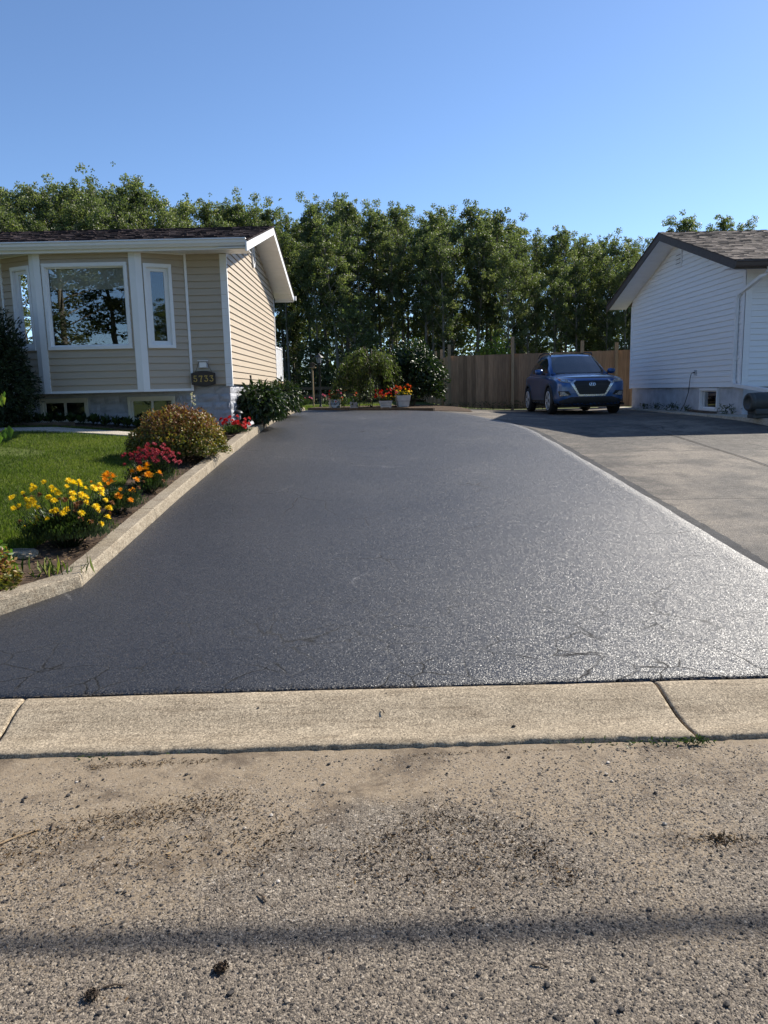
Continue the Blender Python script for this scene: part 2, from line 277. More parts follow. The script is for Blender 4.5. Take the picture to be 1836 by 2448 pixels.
# ------------------------------------------------------------------ mesh helpers
ORG = {}
def origin(o): return ORG.get(o.name, Vector((0, 0, 0))) if o else Vector((0, 0, 0))
def tag(o, label=None, cat=None, group=None, kind=None):
    if label: o['label'] = label
    if cat: o['category'] = cat
    if group: o['group'] = group
    if kind: o['kind'] = kind
    return o
def empty(name, loc, label, cat, group=None):
    o = bpy.data.objects.new(name, None); COL.objects.link(o); o.location = loc; o.empty_display_size = .1
    ORG[o.name] = Vector(loc); return tag(o, label, cat, group)
def link(name, me, parent=None, base=None):
    o = bpy.data.objects.new(name, me); COL.objects.link(o)
    if parent is not None: o.parent = parent; ORG[o.name] = origin(parent)
    elif base is not None: o.location = base; ORG[o.name] = Vector(base)
    return o
class MB:
    def __init__(s): s.v = []; s.f = []; s.t = []; s.tint = None
    def add(s, vs, fs, tint=.5):
        k = len(s.v); s.v += [tuple(x) for x in vs]; s.f += [tuple(k+i for i in f) for f in fs]; s.t += [tint]*len(vs); return s
    def hexa(s, p, tint=.5):  # 8 points: 0-3 bottom loop, 4-7 top loop
        return s.add(p, [(3, 2, 1, 0), (4, 5, 6, 7), (0, 1, 5, 4), (1, 2, 6, 5), (2, 3, 7, 6), (3, 0, 4, 7)], tint)
    def box(s, x0, x1, y0, y1, z0, z1, tint=.5):
        return s.hexa([(x0, y0, z0), (x1, y0, z0), (x1, y1, z0), (x0, y1, z0), (x0, y0, z1), (x1, y0, z1), (x1, y1, z1), (x0, y1, z1)], tint)
    def obox(s, c, ax, ay, az, hx, hy, hz, tint=.5):
        c = Vector(c); ax = Vector(ax)*hx; ay = Vector(ay)*hy; az = Vector(az)*hz
        return s.hexa([c-ax-ay-az, c+ax-ay-az, c+ax+ay-az, c-ax+ay-az, c-ax-ay+az, c+ax-ay+az, c+ax+ay+az, c-ax+ay+az], tint)
    def tube(s, pts, r, n=8, cap=True, tint=.5):
        pts = [Vector(p) for p in pts]; rs = r if isinstance(r, (list, tuple)) else [r]*len(pts)
        vs = []; fs = []; prev = None
        for i, p in enumerate(pts):
            d = (pts[min(i+1, len(pts)-1)]-pts[max(i-1, 0)]).normalized()
            a = prev if prev is not None else (Vector((1, 0, 0)) if abs(d.x) < .8 else Vector((0, 1, 0)))
            u = (a-d*a.dot(d)).normalized(); w = d.cross(u); prev = u
            for k in range(n):
                t = 2*math.pi*k/n; vs.append(p+(u*math.cos(t)+w*math.sin(t))*rs[i])
        for i in range(len(pts)-1):
            for k in range(n): fs.append((i*n+k, i*n+(k+1) % n, (i+1)*n+(k+1) % n, (i+1)*n+k))
        if cap: fs.append(tuple(range(n-1, -1, -1))); fs.append(tuple((len(pts)-1)*n+k for k in range(n)))
        return s.add(vs, fs, tint)
    def lathe(s, prof, c, n=16, tint=.5, sx=1, sy=1):
        c = Vector(c); vs = []; fs = []
        for (r, z) in prof:
            for k in range(n):
                t = 2*math.pi*k/n; vs.append(c+Vector((r*math.cos(t)*sx, r*math.sin(t)*sy, z)))
        for i in range(len(prof)-1):
            for k in range(n): fs.append((i*n+k, i*n+(k+1) % n, (i+1)*n+(k+1) % n, (i+1)*n+k))
        if prof[0][0] > 1e-4: fs.append(tuple(range(n-1, -1, -1)))
        if prof[-1][0] > 1e-4: fs.append(tuple((len(prof)-1)*n+k for k in range(n)))
        return s.add(vs, fs, tint)
    def prism(s, poly, a, b, tint=.5):
        """poly: list of 3D points (planar), extruded by vector b-a"""
        d = Vector(b)-Vector(a); n = len(poly); p = [Vector(q) for q in poly]
        return s.add(p+[q+d for q in p], [tuple(range(n-1, -1, -1)), tuple(range(n, 2*n))]+[(i, (i+1) % n, n+(i+1) % n, n+i) for i in range(n)], tint)
    def grid(s, X, Y, fz, tint=.5):
        nx, ny = len(X), len(Y)
        vs = [(x, y, fz(x, y)) for y in Y for x in X]
        return s.add(vs, [(j*nx+i, j*nx+i+1, (j+1)*nx+i+1, (j+1)*nx+i) for j in range(ny-1) for i in range(nx-1)], tint)
    def build(s, name, mat, parent=None, smooth=False, base=None, bevel=0, fix=False):
        o0 = origin(parent) if parent is not None else (Vector(base) if base is not None else Vector((0, 0, 0)))
        me = bpy.data.meshes.new(name); me.from_pydata([(x-o0.x, y-o0.y, z-o0.z) for x, y, z in s.v], [], s.f)
        if bevel or fix:
            bm = bmesh.new(); bm.from_mesh(me)
            if fix: bmesh.ops.recalc_face_normals(bm, faces=bm.faces)
            if bevel: bmesh.ops.bevel(bm, geom=list(bm.edges), offset=bevel, segments=2, affect='EDGES', profile=.6)
            bm.to_mesh(me); bm.free()
        elif len(set(s.t)) > 1 or (s.t and s.t[0] != .5):
            at = me.attributes.new('tint', 'FLOAT', 'POINT'); at.data.foreach_set('value', np.array(s.t, np.float32))
        if smooth: me.polygons.foreach_set('use_smooth', np.ones(len(me.polygons), bool))
        me.materials.append(mat); me.update()
        return link(name, me, parent, base)
def copy_tree(o, loc=None, rz=None, parent=None, scale=None):
    c = o.copy(); COL.objects.link(c); c.parent = parent
    if loc is not None: c.location = loc
    if rz is not None: c.rotation_euler = (0, 0, rz)
    if scale is not None: c.scale = scale
    for ch in o.children: copy_tree(ch, parent=c)
    return c

def leaves(name, P, Nrm, size, mat, parent=None, base=None, asp=.6, tint=None, fold=.25, axis=None, dat=False, seed=1):
    """one mesh of many small two-sided leaf blades; P world points, Nrm blade normals, size length in m"""
    r = np.random.default_rng(seed); n = len(P); P = np.asarray(P, float)
    Nn = np.asarray(Nrm, float); Nn = Nn/np.maximum(1e-6, np.linalg.norm(Nn, axis=1, keepdims=True))
    A = r.normal(size=(n, 3)) if axis is None else np.asarray(axis, float)+r.normal(size=(n, 3))*.25
    A = A-Nn*np.sum(A*Nn, 1, keepdims=True); A /= np.maximum(1e-6, np.linalg.norm(A, axis=1, keepdims=True))
    B = np.cross(Nn, A); s = np.broadcast_to(np.asarray(size, float), (n,))[:, None]
    s = s*(.7+.6*r.random((n, 1)))
    b0 = P; mL = P+A*s*.5+B*s*asp*.5+Nn*s*fold*.5; mR = P+A*s*.5-B*s*asp*.5+Nn*s*fold*.5; tp = P+A*s
    V = np.stack([b0, mL, tp, mR], 1).reshape(-1, 3)
    o0 = origin(parent) if parent is not None else (Vector(base) if base is not None else Vector((0, 0, 0)))
    V = V-np.array(o0)
    i = np.arange(n)*4; F = np.stack([i, i+1, i+2, i, i+2, i+3], 1).reshape(-1).astype(np.int32)
    me = bpy.data.meshes.new(name); me.vertices.add(4*n); me.vertices.foreach_set('co', V.astype(np.float32).ravel())
    me.loops.add(6*n); me.loops.foreach_set('vertex_index', F)
    me.polygons.add(2*n); me.polygons.foreach_set('loop_start', np.arange(0, 6*n, 3, dtype=np.int32))
    t = r.random(n) if tint is None else np.clip(tint, 0, 1)
    at = me.attributes.new('tint', 'FLOAT', 'POINT'); at.data.foreach_set('value', np.repeat(t, 4).astype(np.float32))
    me.materials.append(mat); me.update(calc_edges=True)
    return me if dat else link(name, me, parent, base)

# ------------------------------------------------------------------ terrain heights
PY = [-30, 3.2, 3.74, 5.6, 8, 10.5, 14, 16, 18.2, 21, 60]; PZ = [0, 0, .062, .175, .36, .545, .775, .90, 1.0, 1.06, 1.1]
def sm(a, b, x): t = min(1, max(0, (x-a)/(b-a))); return t*t*(3-2*t)
def pz(y): return float((np.interp(y-.5, PY, PZ)+np.interp(y+.5, PY, PZ)+2*np.interp(y, PY, PZ))/4) if y > 5 else float(np.interp(y, PY, PZ))
def gz(x, y):
    z = pz(y); k = sm(1.2, 4.6, x)
    cap = .885
    zr = z if z < cap-.1 else cap-.1+.1*(1-math.exp(-(z-cap+.1)/.1))
    return z*(1-k)+zr*k
def xl(y): return float(np.interp(y, [3.6, 4.3, 4.97, 5.58, 7.6, 15, 23.4], [-4.1, -3.25, -2.62, -2.27, -2.31, -2.30, -2.18]))
def xr(y): return float(np.interp(y, [3, 14.2, 15.2, 16.4, 17.6, 18.7, 19.7, 20.4, 20.95, 21.7, 22.5, 23.4], [2.96, 2.96, 2.88, 2.70, 2.44, 2.14, 1.70, 1.15, .24, -.7, -1.4, -2.1]))
def lawn_z(x, y):
    z = pz(min(y, 13.6))+kh(y)-.03+min(.26, .085*max(0, -2.6-x))
    return z+.02*mnoise.noise((x*.8, y*.8, 0))

def kh(y): return float(np.interp(y, [4, 5, 5.6, 8, 10.5, 13.5, 16, 23], [.13, .125, .105, .125, .135, .165, .14, .10]))
# ------------------------------------------------------------------ the setting
XS = [-400, -120, -40, -14, -6, -2.3, 0, 1.2, 2, 2.8, 3.6, 4.6, 8, 14, 40, 120, 400]
YS = [-400, -120, -40, -8, 2, 3, 3.6, 4, 4.5, 5, 5.6, 6.4, 8, 9.2, 10.5, 12, 14, 15, 16, 17, 18.2, 19.5, 21, 24, 30, 40, 60, 120, 400, 900]
tag(MB().grid(XS, YS, lambda x, y: gz(x, y)-(.10 if y < 24.5 else .0)).build('ground', MT['turf'], smooth=True), kind='structure')
tag(MB().grid(np.linspace(-60, 60, 30), np.linspace(37, 90, 14), lambda x, y: gz(x, y)+.02+.12*mnoise.noise((x*.2, y*.2, 3))).build('forest_floor', MT['forest'], smooth=True), kind='structure')
# street: fine mesh so the gutter edge is uneven
def road_z(x, y): return -.004+.006*mnoise.noise((x*1.1, y*1.1, 0))+.014*(1-sm(2.6, 3.15, y))
rx = np.concatenate([[-60, -20, -8], np.linspace(-4, 4, 81), [8, 20, 60]]); ry = np.concatenate([[-5, -2, .2], np.linspace(1, 3.207, 46)])
tag(MB().grid(rx, ry, road_z).build('road', MT['road'], smooth=True), kind='structure')
# sealed driveway
ys = np.concatenate([np.linspace(3.745, 5.6, 26), np.linspace(5.75, 14, 44), np.linspace(14.25, 23.35, 48)])
b = MB(); nx = 40; vs = []
for j, y in enumerate(ys):
    l, r_ = xl(y), max(xr(y), xl(y)+.02)
    for i in range(nx+1):
        x = l+(r_-l)*i/nx
        e = .012*mnoise.noise((x*9, y*9, 5)) if j == 0 else 0
        ex = (.012*mnoise.noise((1.7, y*2.2, 9))+.012*mnoise.noise((4, y*9, 1))) if i == nx else 0
        vs.append((x+ex, y+e, gz(x, y)+.013+.008*mnoise.noise((x*.7, y*.7, 2))))
fs = [(j*(nx+1)+i, j*(nx+1)+i+1, (j+1)*(nx+1)+i+1, (j+1)*(nx+1)+i) for j in range(len(ys)-1) for i in range(nx)]
# front lip and right-hand lip
k = len(vs)
for i in range(nx+1): x, y, z = vs[i]; vs.append((x, y-.012, z-.05))
fs += [(k+i, k+i+1, i+1, i) for i in range(nx)]
k = len(vs)
for j in range(len(ys)): x, y, z = vs[j*(nx+1)+nx]; vs.append((x+.012, y, z-.012))
fs += [(j*(nx+1)+nx, k+j, k+j+1, (j+1)*(nx+1)+nx) for j in range(len(ys)-1)]
b.add(vs, fs); tag(b.build('driveway', MT['drive'], smooth=True), kind='structure')
# neighbour's older driveway, with a lighter seam, and the strip where the sealer ran over it
tag(MB().grid(np.concatenate([np.linspace(.6, 9, 40), [12, 20, 40]]), np.linspace(3.745, 25.2, 60), lambda x, y: gz(x, y)+.004).build('neighbour_driveway', MT['drive_old'], smooth=True), kind='structure')
b = MB(); n = 260; vs = []
for j in range(n+1):
    y = 3.75+12.0*j/n; w = .10+.03*mnoise.noise((0, y*1.3, 7))+.025*mnoise.noise((0, y*7, 2))+.02*mnoise.noise((0, y*23, 2))
    for x in (xr(y)-.06, xr(y)+.01+w): vs.append((x, y, gz(x, y)+.009))
b.add(vs, [(2*j, 2*j+1, 2*j+3, 2*j+2) for j in range(n)]); tag(b.build('sealer_strip', MT['overlap']), kind='structure')
MT['filler'] = asphalt_old('joint_filler', (.10, .09, .078), (.17, .152, .13), (.22, .19, .155), .85)
b = MB(); vs = []; n = 60
for j in range(n+1):
    y = 5.5+9.5*j/n; x = 5.18+.03*mnoise.noise((y*.9, 0, 4)); w = .035+.012*mnoise.noise((y*3, 1, 4))
    vs += [(x-w, y, gz(x, y)+.0085), (x+w, y, gz(x, y)+.0085)]
b.add(vs, [(2*j, 2*j+1, 2*j+3, 2*j+2) for j in range(n)]); tag(b.build('joint_filler', MT['filler']), kind='structure')
b = MB(); vs = []
for j in range(n+1):
    y = 5.5+9.5*j/n; x = 5.18+.03*mnoise.noise((y*.9, 0, 4)); w = .007
    vs += [(x-w, y, gz(x, y)+.0125), (x+w, y, gz(x, y)+.0125)]
b.add(vs, [(2*j, 2*j+1, 2*j+3, 2*j+2) for j in range(n)]); tag(b.build('joint_crack', MT['dark']), kind='structure')
# rolled street kerb in cast slabs
kerb = empty('street_kerb', (0, 3.2, 0), 'rolled tan concrete kerb and gutter between road and driveway', 'kerb')
prof = [(3.205, -.06), (3.208, .0), (3.214, .012), (3.222, .017), (3.29, .013), (3.36, .012), (3.42, .018), (3.49, .034), (3.56, .053), (3.62, .066), (3.67, .073), (3.71, .074), (3.728, .068), (3.735, .04), (3.738, -.04)]
def joint(x0, y): return x0+(.018*mnoise.noise((x0*3, y*4, 0))-.05*(y-3.55) if abs(x0) < 3 else 0)
edges = [-8.6, -5.3, -1.84, 1.42, 4.9, 8.3]
for q in range(len(edges)-1):
    b = MB(); vs = []; UU = [0, .0012, .004]+list(np.linspace(.008, .992, 150))+[.996, .9988, 1]; n = len(UU)-1
    for i in range(n+1):
        for (y, z) in prof:
            xa = joint(edges[q], y)+.006; xb = joint(edges[q+1], y)-.006; x = xa+(xb-xa)*UU[i]
            e = (.020*mnoise.noise((x*5, 0, q))+.014*mnoise.noise((x*19, 1, q))) if y < 3.225 else .005*mnoise.noise((x*8, y*8, q))
            zz = z-(.012*abs(mnoise.noise((x*13, 3, 3))) if 3.206 < y < 3.216 else 0)+.004*mnoise.noise((x*2, y*2, 8))
            if i in (0, n) and z > -.03: zz -= .008+.006*abs(mnoise.noise((q, y*30, 3)))
            elif i in (1, n-1) and z > -.03: zz -= .003
            vs.append((x, y+(e if y < 3.225 else e*.6), zz))
    m_ = len(prof)
    fs = [(i*m_+j, (i+1)*m_+j, (i+1)*m_+j+1, i*m_+j+1) for i in range(n) for j in range(m_-1)]
    fs += [tuple(range(m_)), tuple(n*m_+j for j in range(m_-1, -1, -1))]
    b.add(vs, fs); b.build('kerb_slab', MT['kerb'], kerb, smooth=True)
tag(MB().box(-9, 9, 3.15, 3.8, -.12, -.035).build('kerb_base', MT['soil']), kind='structure')
# weeds and grit in the gutter joint
P = []; r = np.random.default_rng(3)
for cx, s_, k in ((1.40, .04, 110), (1.2, .08, 40), (.95, .12, 20), (-1.3, .2, 20)):
    P.append(np.stack([cx+r.normal(size=k)*s_, 3.17+r.normal(size=k)*.012, .006+r.random(k)*.012], 1))
P = np.concatenate(P); tag(leaves('gutter_weeds', P, r.normal(size=P.shape)+[0, -.5, .8], .022, MT['leaf_mum'], base=(1.2, 3.17, 0), asp=.35, seed=5), 'tiny weeds growing in the gutter crack beside the kerb joint', 'weeds', kind='stuff')
# lawn, garden beds
lx = np.concatenate([np.linspace(-14, -4, 24), np.linspace(-3.8, -2.36, 37)]); ly = np.linspace(4.2, 21.5, 70)
def bed_edge(y): return -2.95-(.25*sm(8.5, 10, y)*(1-sm(12, 12.6, y)))-.6*(1-sm(5.0, 6.0, y))
tag(MB().grid(lx, ly, lambda x, y: lawn_z(x, y)-(.035 if x > bed_edge(y) else 0)-(.5 if x > xl(y)-.12 else 0)).build('lawn', MT['turf'], smooth=True), kind='structure')
def soil_sheet(name, X, Y, off): return tag(MB().grid(X, Y, lambda x, y: lawn_z(x, y)+off-(.06 if x < bed_edge(y)-.03 and y < 12.7 else 0)+.02*mnoise.noise((x*6, y*6, 0))-(.5 if x > xl(y)-.12 else 0)).build(name, MT['soil'], smooth=True), kind='structure')
soil_sheet('border_soil', np.linspace(-3.5, -2.37, 46), np.linspace(4.5, 12.6, 140), -.005)
soil_sheet('foundation_soil', np.linspace(-12, -2.36, 60), np.linspace(13.35, 14.5, 14), .012)
soil_sheet('side_soil', np.linspace(-2.72, -2.36, 8), np.linspace(13.2, 21.4, 60), -.003)
# grass blades
pts = []; r = np.random.default_rng(11)
n = 150000; yy = 5.1+r.random(n)**1.0*8.3; xx = -2.9-r.random(n)*(.56*yy+.2-2.9+.9)
keep = (xx < np.array([xl(v)-.25 for v in yy])) & (xx > -.56*yy-.4) & (xx < np.array([bed_edge(v) for v in yy])) & ~((yy > 12.62) & (yy < 13.12))
bare = np.array([mnoise.noise((a*.9+5, c*.9, 1)) for a, c in zip(xx, yy)])
keep &= ~((np.hypot((xx+5.2)/.55, (yy-10.6)/.35) < 1) & (r.random(n) < .8))
xx, yy, bare = xx[keep], yy[keep], bare[keep]
P = np.stack([xx, yy, [lawn_z(a, c)-.004 for a, c in zip(xx, yy)]], 1)
ax = np.stack([r.normal(size=len(xx))*.45, r.normal(size=len(xx))*.45, np.ones(len(xx))], 1)
nr = np.stack([r.normal(size=len(xx)), r.normal(size=len(xx)), r.normal(size=len(xx))*.2], 1)
tag(leaves('lawn_grass', P, nr, .042, MT['grass'], asp=.13, tint=.42+.6*bare+.25*r.normal(size=len(xx)), fold=.05, axis=ax, seed=6), 'short green lawn grass in front of the beige house', 'grass', kind='stuff')
# concrete path slabs through the lawn
for i in range(6):
    x1 = -2.62-i*1.45; x0 = x1-1.43; b = MB()
    z = [lawn_z(x, y)+.03 for x in (x0, x1) for y in (12.66, 13.08)]
    b.hexa([(x0, 12.66, z[0]-.08), (x1, 12.66, z[2]-.08), (x1, 13.08, z[3]-.08), (x0, 13.08, z[1]-.08), (x0, 12.66, z[0]), (x1, 12.66, z[2]), (x1, 13.08, z[3]), (x0, 13.08, z[1])])
    if i == 0: path = tag(b.build('path', MT['slab'], bevel=.008), kind='structure')
    else: b.build('paving_slab', MT['slab'], path, bevel=.008)
# low edging of the bed in front of the foundation
be = empty('bed_edging', (-6, 13.4, lawn_z(-6, 13.4)), 'low dark timber edging of the shaded bed under the windows', 'edging')
for i in range(4):
    x0 = -3.1-2.2*i; MB().box(x0-2.19, x0, 13.36, 13.42, lawn_z(x0-1, 13.4)-.05, lawn_z(x0-1, 13.4)+.06).build('timber', MT['twig'], be)

# concrete border kerb along the driveway: segments with joints, lower bent end piece
gk = empty('garden_kerb', (-2.35, 5.5, .2), 'low tan concrete border kerb between flower bed and driveway', 'kerb')
path_pts = [(-3.75, 4.02), (-2.95, 4.62), (-2.62, 4.97), (-2.275, 5.58), (-2.30, 7.7), (-2.31, 10.2), (-2.31, 12.9), (-2.30, 14.9), (-2.30, 16.9), (-2.27, 19.0), (-2.2, 21.2), (-2.12, 22.9)]
def offs(i, d):
    p = Vector(path_pts[i]); a = Vector(path_pts[max(0, i-1)]); c = Vector(path_pts[min(len(path_pts)-1, i+1)])
    t1 = (p-a).normalized() if i > 0 else (c-p).normalized(); t2 = (c-p).normalized() if i < len(path_pts)-1 else t1
    n1 = Vector((-t1.y, t1.x)); n2 = Vector((-t2.y, t2.x)); m_ = (n1+n2).normalized(); return p+m_*(d/max(.5, m_.dot(n1)))
W_ = .17
for i in range(len(path_pts)-1):
    b = MB(); n = 14; vs = []
    A0, A1 = offs(i, 0), offs(i+1, 0); B0, B1 = offs(i, W_), offs(i+1, W_)
    g = .004
    for k in range(n+1):
        u = k/n; L_ = (A1-A0).length; u = (g+u*(L_-2*g))/L_
        if i in (0, 1, 2) and k in (0, n): u = k/n
        a = A0.lerp(A1, u); c = B0.lerp(B1, u); zb = gz(max(a.x, -2.3), a.y); z = zb+kh(a.y)
        ch = .014
        j = lambda s_: .005*mnoise.noise((a.x*9, a.y*9, s_))+.004*mnoise.noise((a.x*31, a.y*31, s_))
        lean = (c-a).normalized()
        q0 = a-lean*(.010+j(1)); q1 = a+lean*j(2); q2 = a+lean*ch; q3 = c-lean*ch; q4 = c
        vs += [(q0.x, q0.y, zb-.06), (q0.x, q0.y, zb+.03+j(5)), (q1.x, q1.y, z-ch+j(3)), (q2.x, q2.y, z+j(4)), (q3.x, q3.y, z+j(6)), (q4.x, q4.y, z-ch), (q4.x, q4.y, zb-.06)]
    fs = [(k*7+m_, (k+1)*7+m_, (k+1)*7+m_+1, k*7+m_+1) for k in range(n) for m_ in range(6)]
    fs = [f[::-1] for f in fs]+[tuple(range(7)), tuple(n*7+m_ for m_ in range(6, -1, -1))]
    b.add(vs, fs); b.build('kerb_segment', MT['gkerb'], gk, fix=True)
# edging strip and soil at the head of the driveway
b = MB(); yy = np.linspace(17.6, 23.3, 40); vs = []
for y in yy: x = xr(y); vs += [(x+.02, y+.02, gz(x, y)+.03), (x+.11, y+.07, gz(x, y)+.03)]
b.add(vs, [(2*j, 2*j+1, 2*j+3, 2*j+2) for j in range(39)])
soilg = MB(); n = 24
X = np.linspace(-2.0, 2.6, 24); Yv = np.linspace(0, 1, 10)
vs = []; 
for x in X:
    y0 = float(np.interp(-x, [-v for v in [2.96, 2.70, 2.44, 2.14, 1.70, 1.15, .24, -.7, -1.4, -2.1]], [14.2, 16.4, 17.6, 18.7, 19.7, 20.4, 20.95, 21.7, 22.5, 23.4])) if x < 1.4 else 20.15
    for v in Yv:
        y = y0+.06+v*(25.6-y0); vs.append((x, y, gz(x, y)+.045*min(1, v*6)+.015+.02*mnoise.noise((x*5, y*5, 0))))
soilg.add(vs, [(i*10+j, (i+1)*10+j, (i+1)*10+j+1, i*10+j+1) for i in range(23) for j in range(9)])
tag(soilg.build('planter_soil', MT['soil'], smooth=True), kind='structure')
ed = empty('timber_edging', (0, 21, 1.06), 'weathered timber edging at the head of the driveway below the planters', 'edging')
pe = [(1.55, 20.02), (.95, 20.6), (.2, 21.02), (-.75, 21.8), (-1.45, 22.62), (-2.05, 23.4)]
for (x0, y0), (x1, y1) in zip(pe[:-1], pe[1:]):
    d = Vector((x1-x0, y1-y0, 0)).normalized(); c = Vector(((x0+x1)/2, (y0+y1)/2, gz((x0+x1)/2, (y0+y1)/2)+.03))
    MB().obox(c, d, (-d.y, d.x, 0), (0, 0, 1), math.hypot(x1-x0, y1-y0)/2-.006, .035, .05).build('timber', MT['twig'], ed)
P = np.stack([1.5+rng.random(900)*5, 24.72+rng.random(900)*.2, .9+rng.random(900)**2*.22], 1); P[:, 2] += .06
tag(leaves('fence_foot_weeds', P, rng.normal(size=P.shape)+[0, 0, .6], .07, MT['leaf_dark'], asp=.3, seed=9), 'dark weeds along the foot of the wooden fence', 'weeds', kind='stuff')
# back lawn strip past the driveway
P = np.stack([-4.0+rng.random(14000)*4.4, 23.6+rng.random(14000)*6, np.full(14000, 1.08)], 1)
tag(leaves('back_grass', P, rng.normal(size=P.shape)*[1, 1, .2], .05, MT['grass'], asp=.14, fold=.05, axis=np.stack([rng.normal(size=14000)*.4, rng.normal(size=14000)*.4, np.ones(14000)], 1), seed=8), 'strip of back lawn beyond the end of the driveway', 'grass', kind='stuff')
# ------------------------------------------------------------------ houses
MT['cream'] = simple('cream_plastic', (.60, .56, .45), .5, .08, 5, 30, .0008)
def siding(parent, name, O, D, Nn, mat, zbot, ncourse, ch, clip, holes=(), board='siding_board', flip=False):
    """lapped boards on a vertical wall. O: world point at u=0; D: unit run direction; Nn: outward normal;
    clip(z)->(u0,u1); holes: (u0,u1,z0,z1). Backing wall is the part, each board its child."""
    O = Vector(O); D = Vector(D); Nn = Vector(Nn)
    pt = lambda u, off, z: tuple(O+D*u+Nn*off)[:2]+(z,)
    zt = zbot+ncourse*ch
    # backing sheet (cells around the holes)
    zs = sorted({zbot, zt, *[h[2] for h in holes], *[h[3] for h in holes]}|{zbot+i*(zt-zbot)/12 for i in range(13)})
    b = MB()
    for z0, z1 in zip(zs[:-1], zs[1:]):
        a0, a1 = clip(z0); c0, c1 = clip(z1-1e-4)
        if a1-a0 < .02: continue
        hs = sorted([h for h in holes if h[2] < (z0+z1)/2 < h[3]])
        cuts = []; s0, s1 = a0, c0
        for h in hs: cuts.append((s0, h[0], s1, h[0])); s0 = s1 = h[1]
        cuts.append((s0, a1, s1, c1))
        for (p, q, r_, s_) in cuts:
            b.hexa([pt(p, -.05, z0), pt(q, -.05, z0), pt(q, 0, z0), pt(p, 0, z0), pt(r_, -.05, z1), pt(s_, -.05, z1), pt(s_, 0, z1), pt(r_, 0, z1)])
    w = b.build(name, mat, parent, fix=True)
    for i in range(ncourse):
        z0 = zbot+i*ch; z1 = z0+ch
        br = sorted({z0, z1, *[h[2] for h in holes if z0+.004 < h[2] < z1-.004], *[h[3] for h in holes if z0+.004 < h[3] < z1-.004]})
        for y0, y1 in zip(br[:-1], br[1:]):
            a0, a1 = clip(y0); c0, c1 = clip(y1)
            if a1-a0 < .03: continue
            if c1 <= c0: c0 = c1 = (a0+a1)/2
            hs = sorted([h for h in holes if h[2] < (y0+y1)/2 < h[3]])
            cuts = []; s0, s1 = a0, c0
            for h in hs: cuts.append((s0, h[0], s1, h[0])); s0 = s1 = h[1]
            cuts.append((s0, a1, s1, c1))
            f = lambda z: .024-.020*(z-z0)/ch
            wob = .0012*random.uniform(-1, 1); gp_ = .007 if y0 == z0 else .001
            for (p, q, r_, s_) in cuts:
                if q-p < .01: continue
                b = MB(); o0, o1 = f(y0)+wob, f(y1)+wob
                b.hexa([pt(p, .001, y0+gp_), pt(q, .001, y0+gp_), pt(q, o0, y0+gp_), pt(p, o0, y0+gp_), pt(r_, .001, y1), pt(s_, .001, y1), pt(s_, o1, y1), pt(r_, o1, y1)])
                b.build(board, mat, w, fix=True)
    return w
def window(parent, O, D, Nn, u0, u1, z0, z1, frame=.07, sash=.05, mull=None, blind=0, fmat='white', depth=.03, room=1.4, name='window', roommat='room', glass='glass'):
    O = Vector(O); D = Vector(D); Nn = Vector(Nn); Z = Vector((0, 0, 1))
    c = lambda u, off, z: O+D*u+Nn*off+Z*(z-O.z)
    def bar(bb, ua, ub, za, zb, o0, o1): bb.obox(c((ua+ub)/2, (o0+o1)/2, (za+zb)/2), D, Nn, Z, (ub-ua)/2, abs(o1-o0)/2, (zb-za)/2)
    b = MB()  # outer trim, proud of the wall
    bar(b, u0, u1, z1-frame, z1, -.02, depth+.004); bar(b, u0, u1, z0, z0+frame, -.02, depth+.008)
    bar(b, u0, u0+frame, z0+frame, z1-frame, -.02, depth); bar(b, u1-frame, u1, z0+frame, z1-frame, -.02, depth)
    w = b.build(name, MT[fmat], parent)
    a0, a1, b0, b1 = u0+frame, u1-frame, z0+frame, z1-frame
    b = MB()
    bar(b, a0, a1, b1-sash, b1, -.06, -.015); bar(b, a0, a1, b0, b0+sash, -.06, -.012); bar(b, a0, a0+sash, b0+sash, b1-sash, -.06, -.017); bar(b, a1-sash, a1, b0+sash, b1-sash, -.06, -.017)
    b.build('sash', MT[fmat], w)
    b = MB(); bar(b, a0, a1, z1-frame-.012, z1-frame, -.012, depth-.004); b.build('drip_cap', MT[fmat], w)
    panes = [(a0+sash, a1-sash)] if not mull else [(a0+sash, mull-.02), (mull+.02, a1-sash)]
    if mull: b = MB(); bar(b, mull-.02, mull+.02, b0+sash, b1-sash, -.058, -.02); b.build('mullion', MT[fmat], w)
    for p0, p1 in panes:
        b = MB(); bar(b, p0-.005, p1+.005, b0+sash-.005, b1-sash+.005, -.042, -.038); b.build('pane', MT[glass], w)
    # room behind the glass
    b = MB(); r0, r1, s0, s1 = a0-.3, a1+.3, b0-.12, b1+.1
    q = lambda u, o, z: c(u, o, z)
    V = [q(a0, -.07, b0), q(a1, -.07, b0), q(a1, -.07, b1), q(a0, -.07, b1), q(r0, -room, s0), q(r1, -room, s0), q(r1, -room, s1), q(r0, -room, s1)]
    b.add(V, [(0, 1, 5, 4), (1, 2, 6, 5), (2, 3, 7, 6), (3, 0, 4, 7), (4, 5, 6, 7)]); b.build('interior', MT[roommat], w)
    if blind:
        zt = b1-sash; n = int(blind/.024)
        for k in range(n):
            zz = zt-.012-k*.024
            b = MB(); b.obox(c((a0+a1)/2, -.095, zz), D, (Nn*.4+Z*.9).normalized(), (Nn*.9-Z*.4).normalized(), (a1-a0)/2-sash, .013, .0012); b.build('blind_slat', MT['blind'], w)
    return w
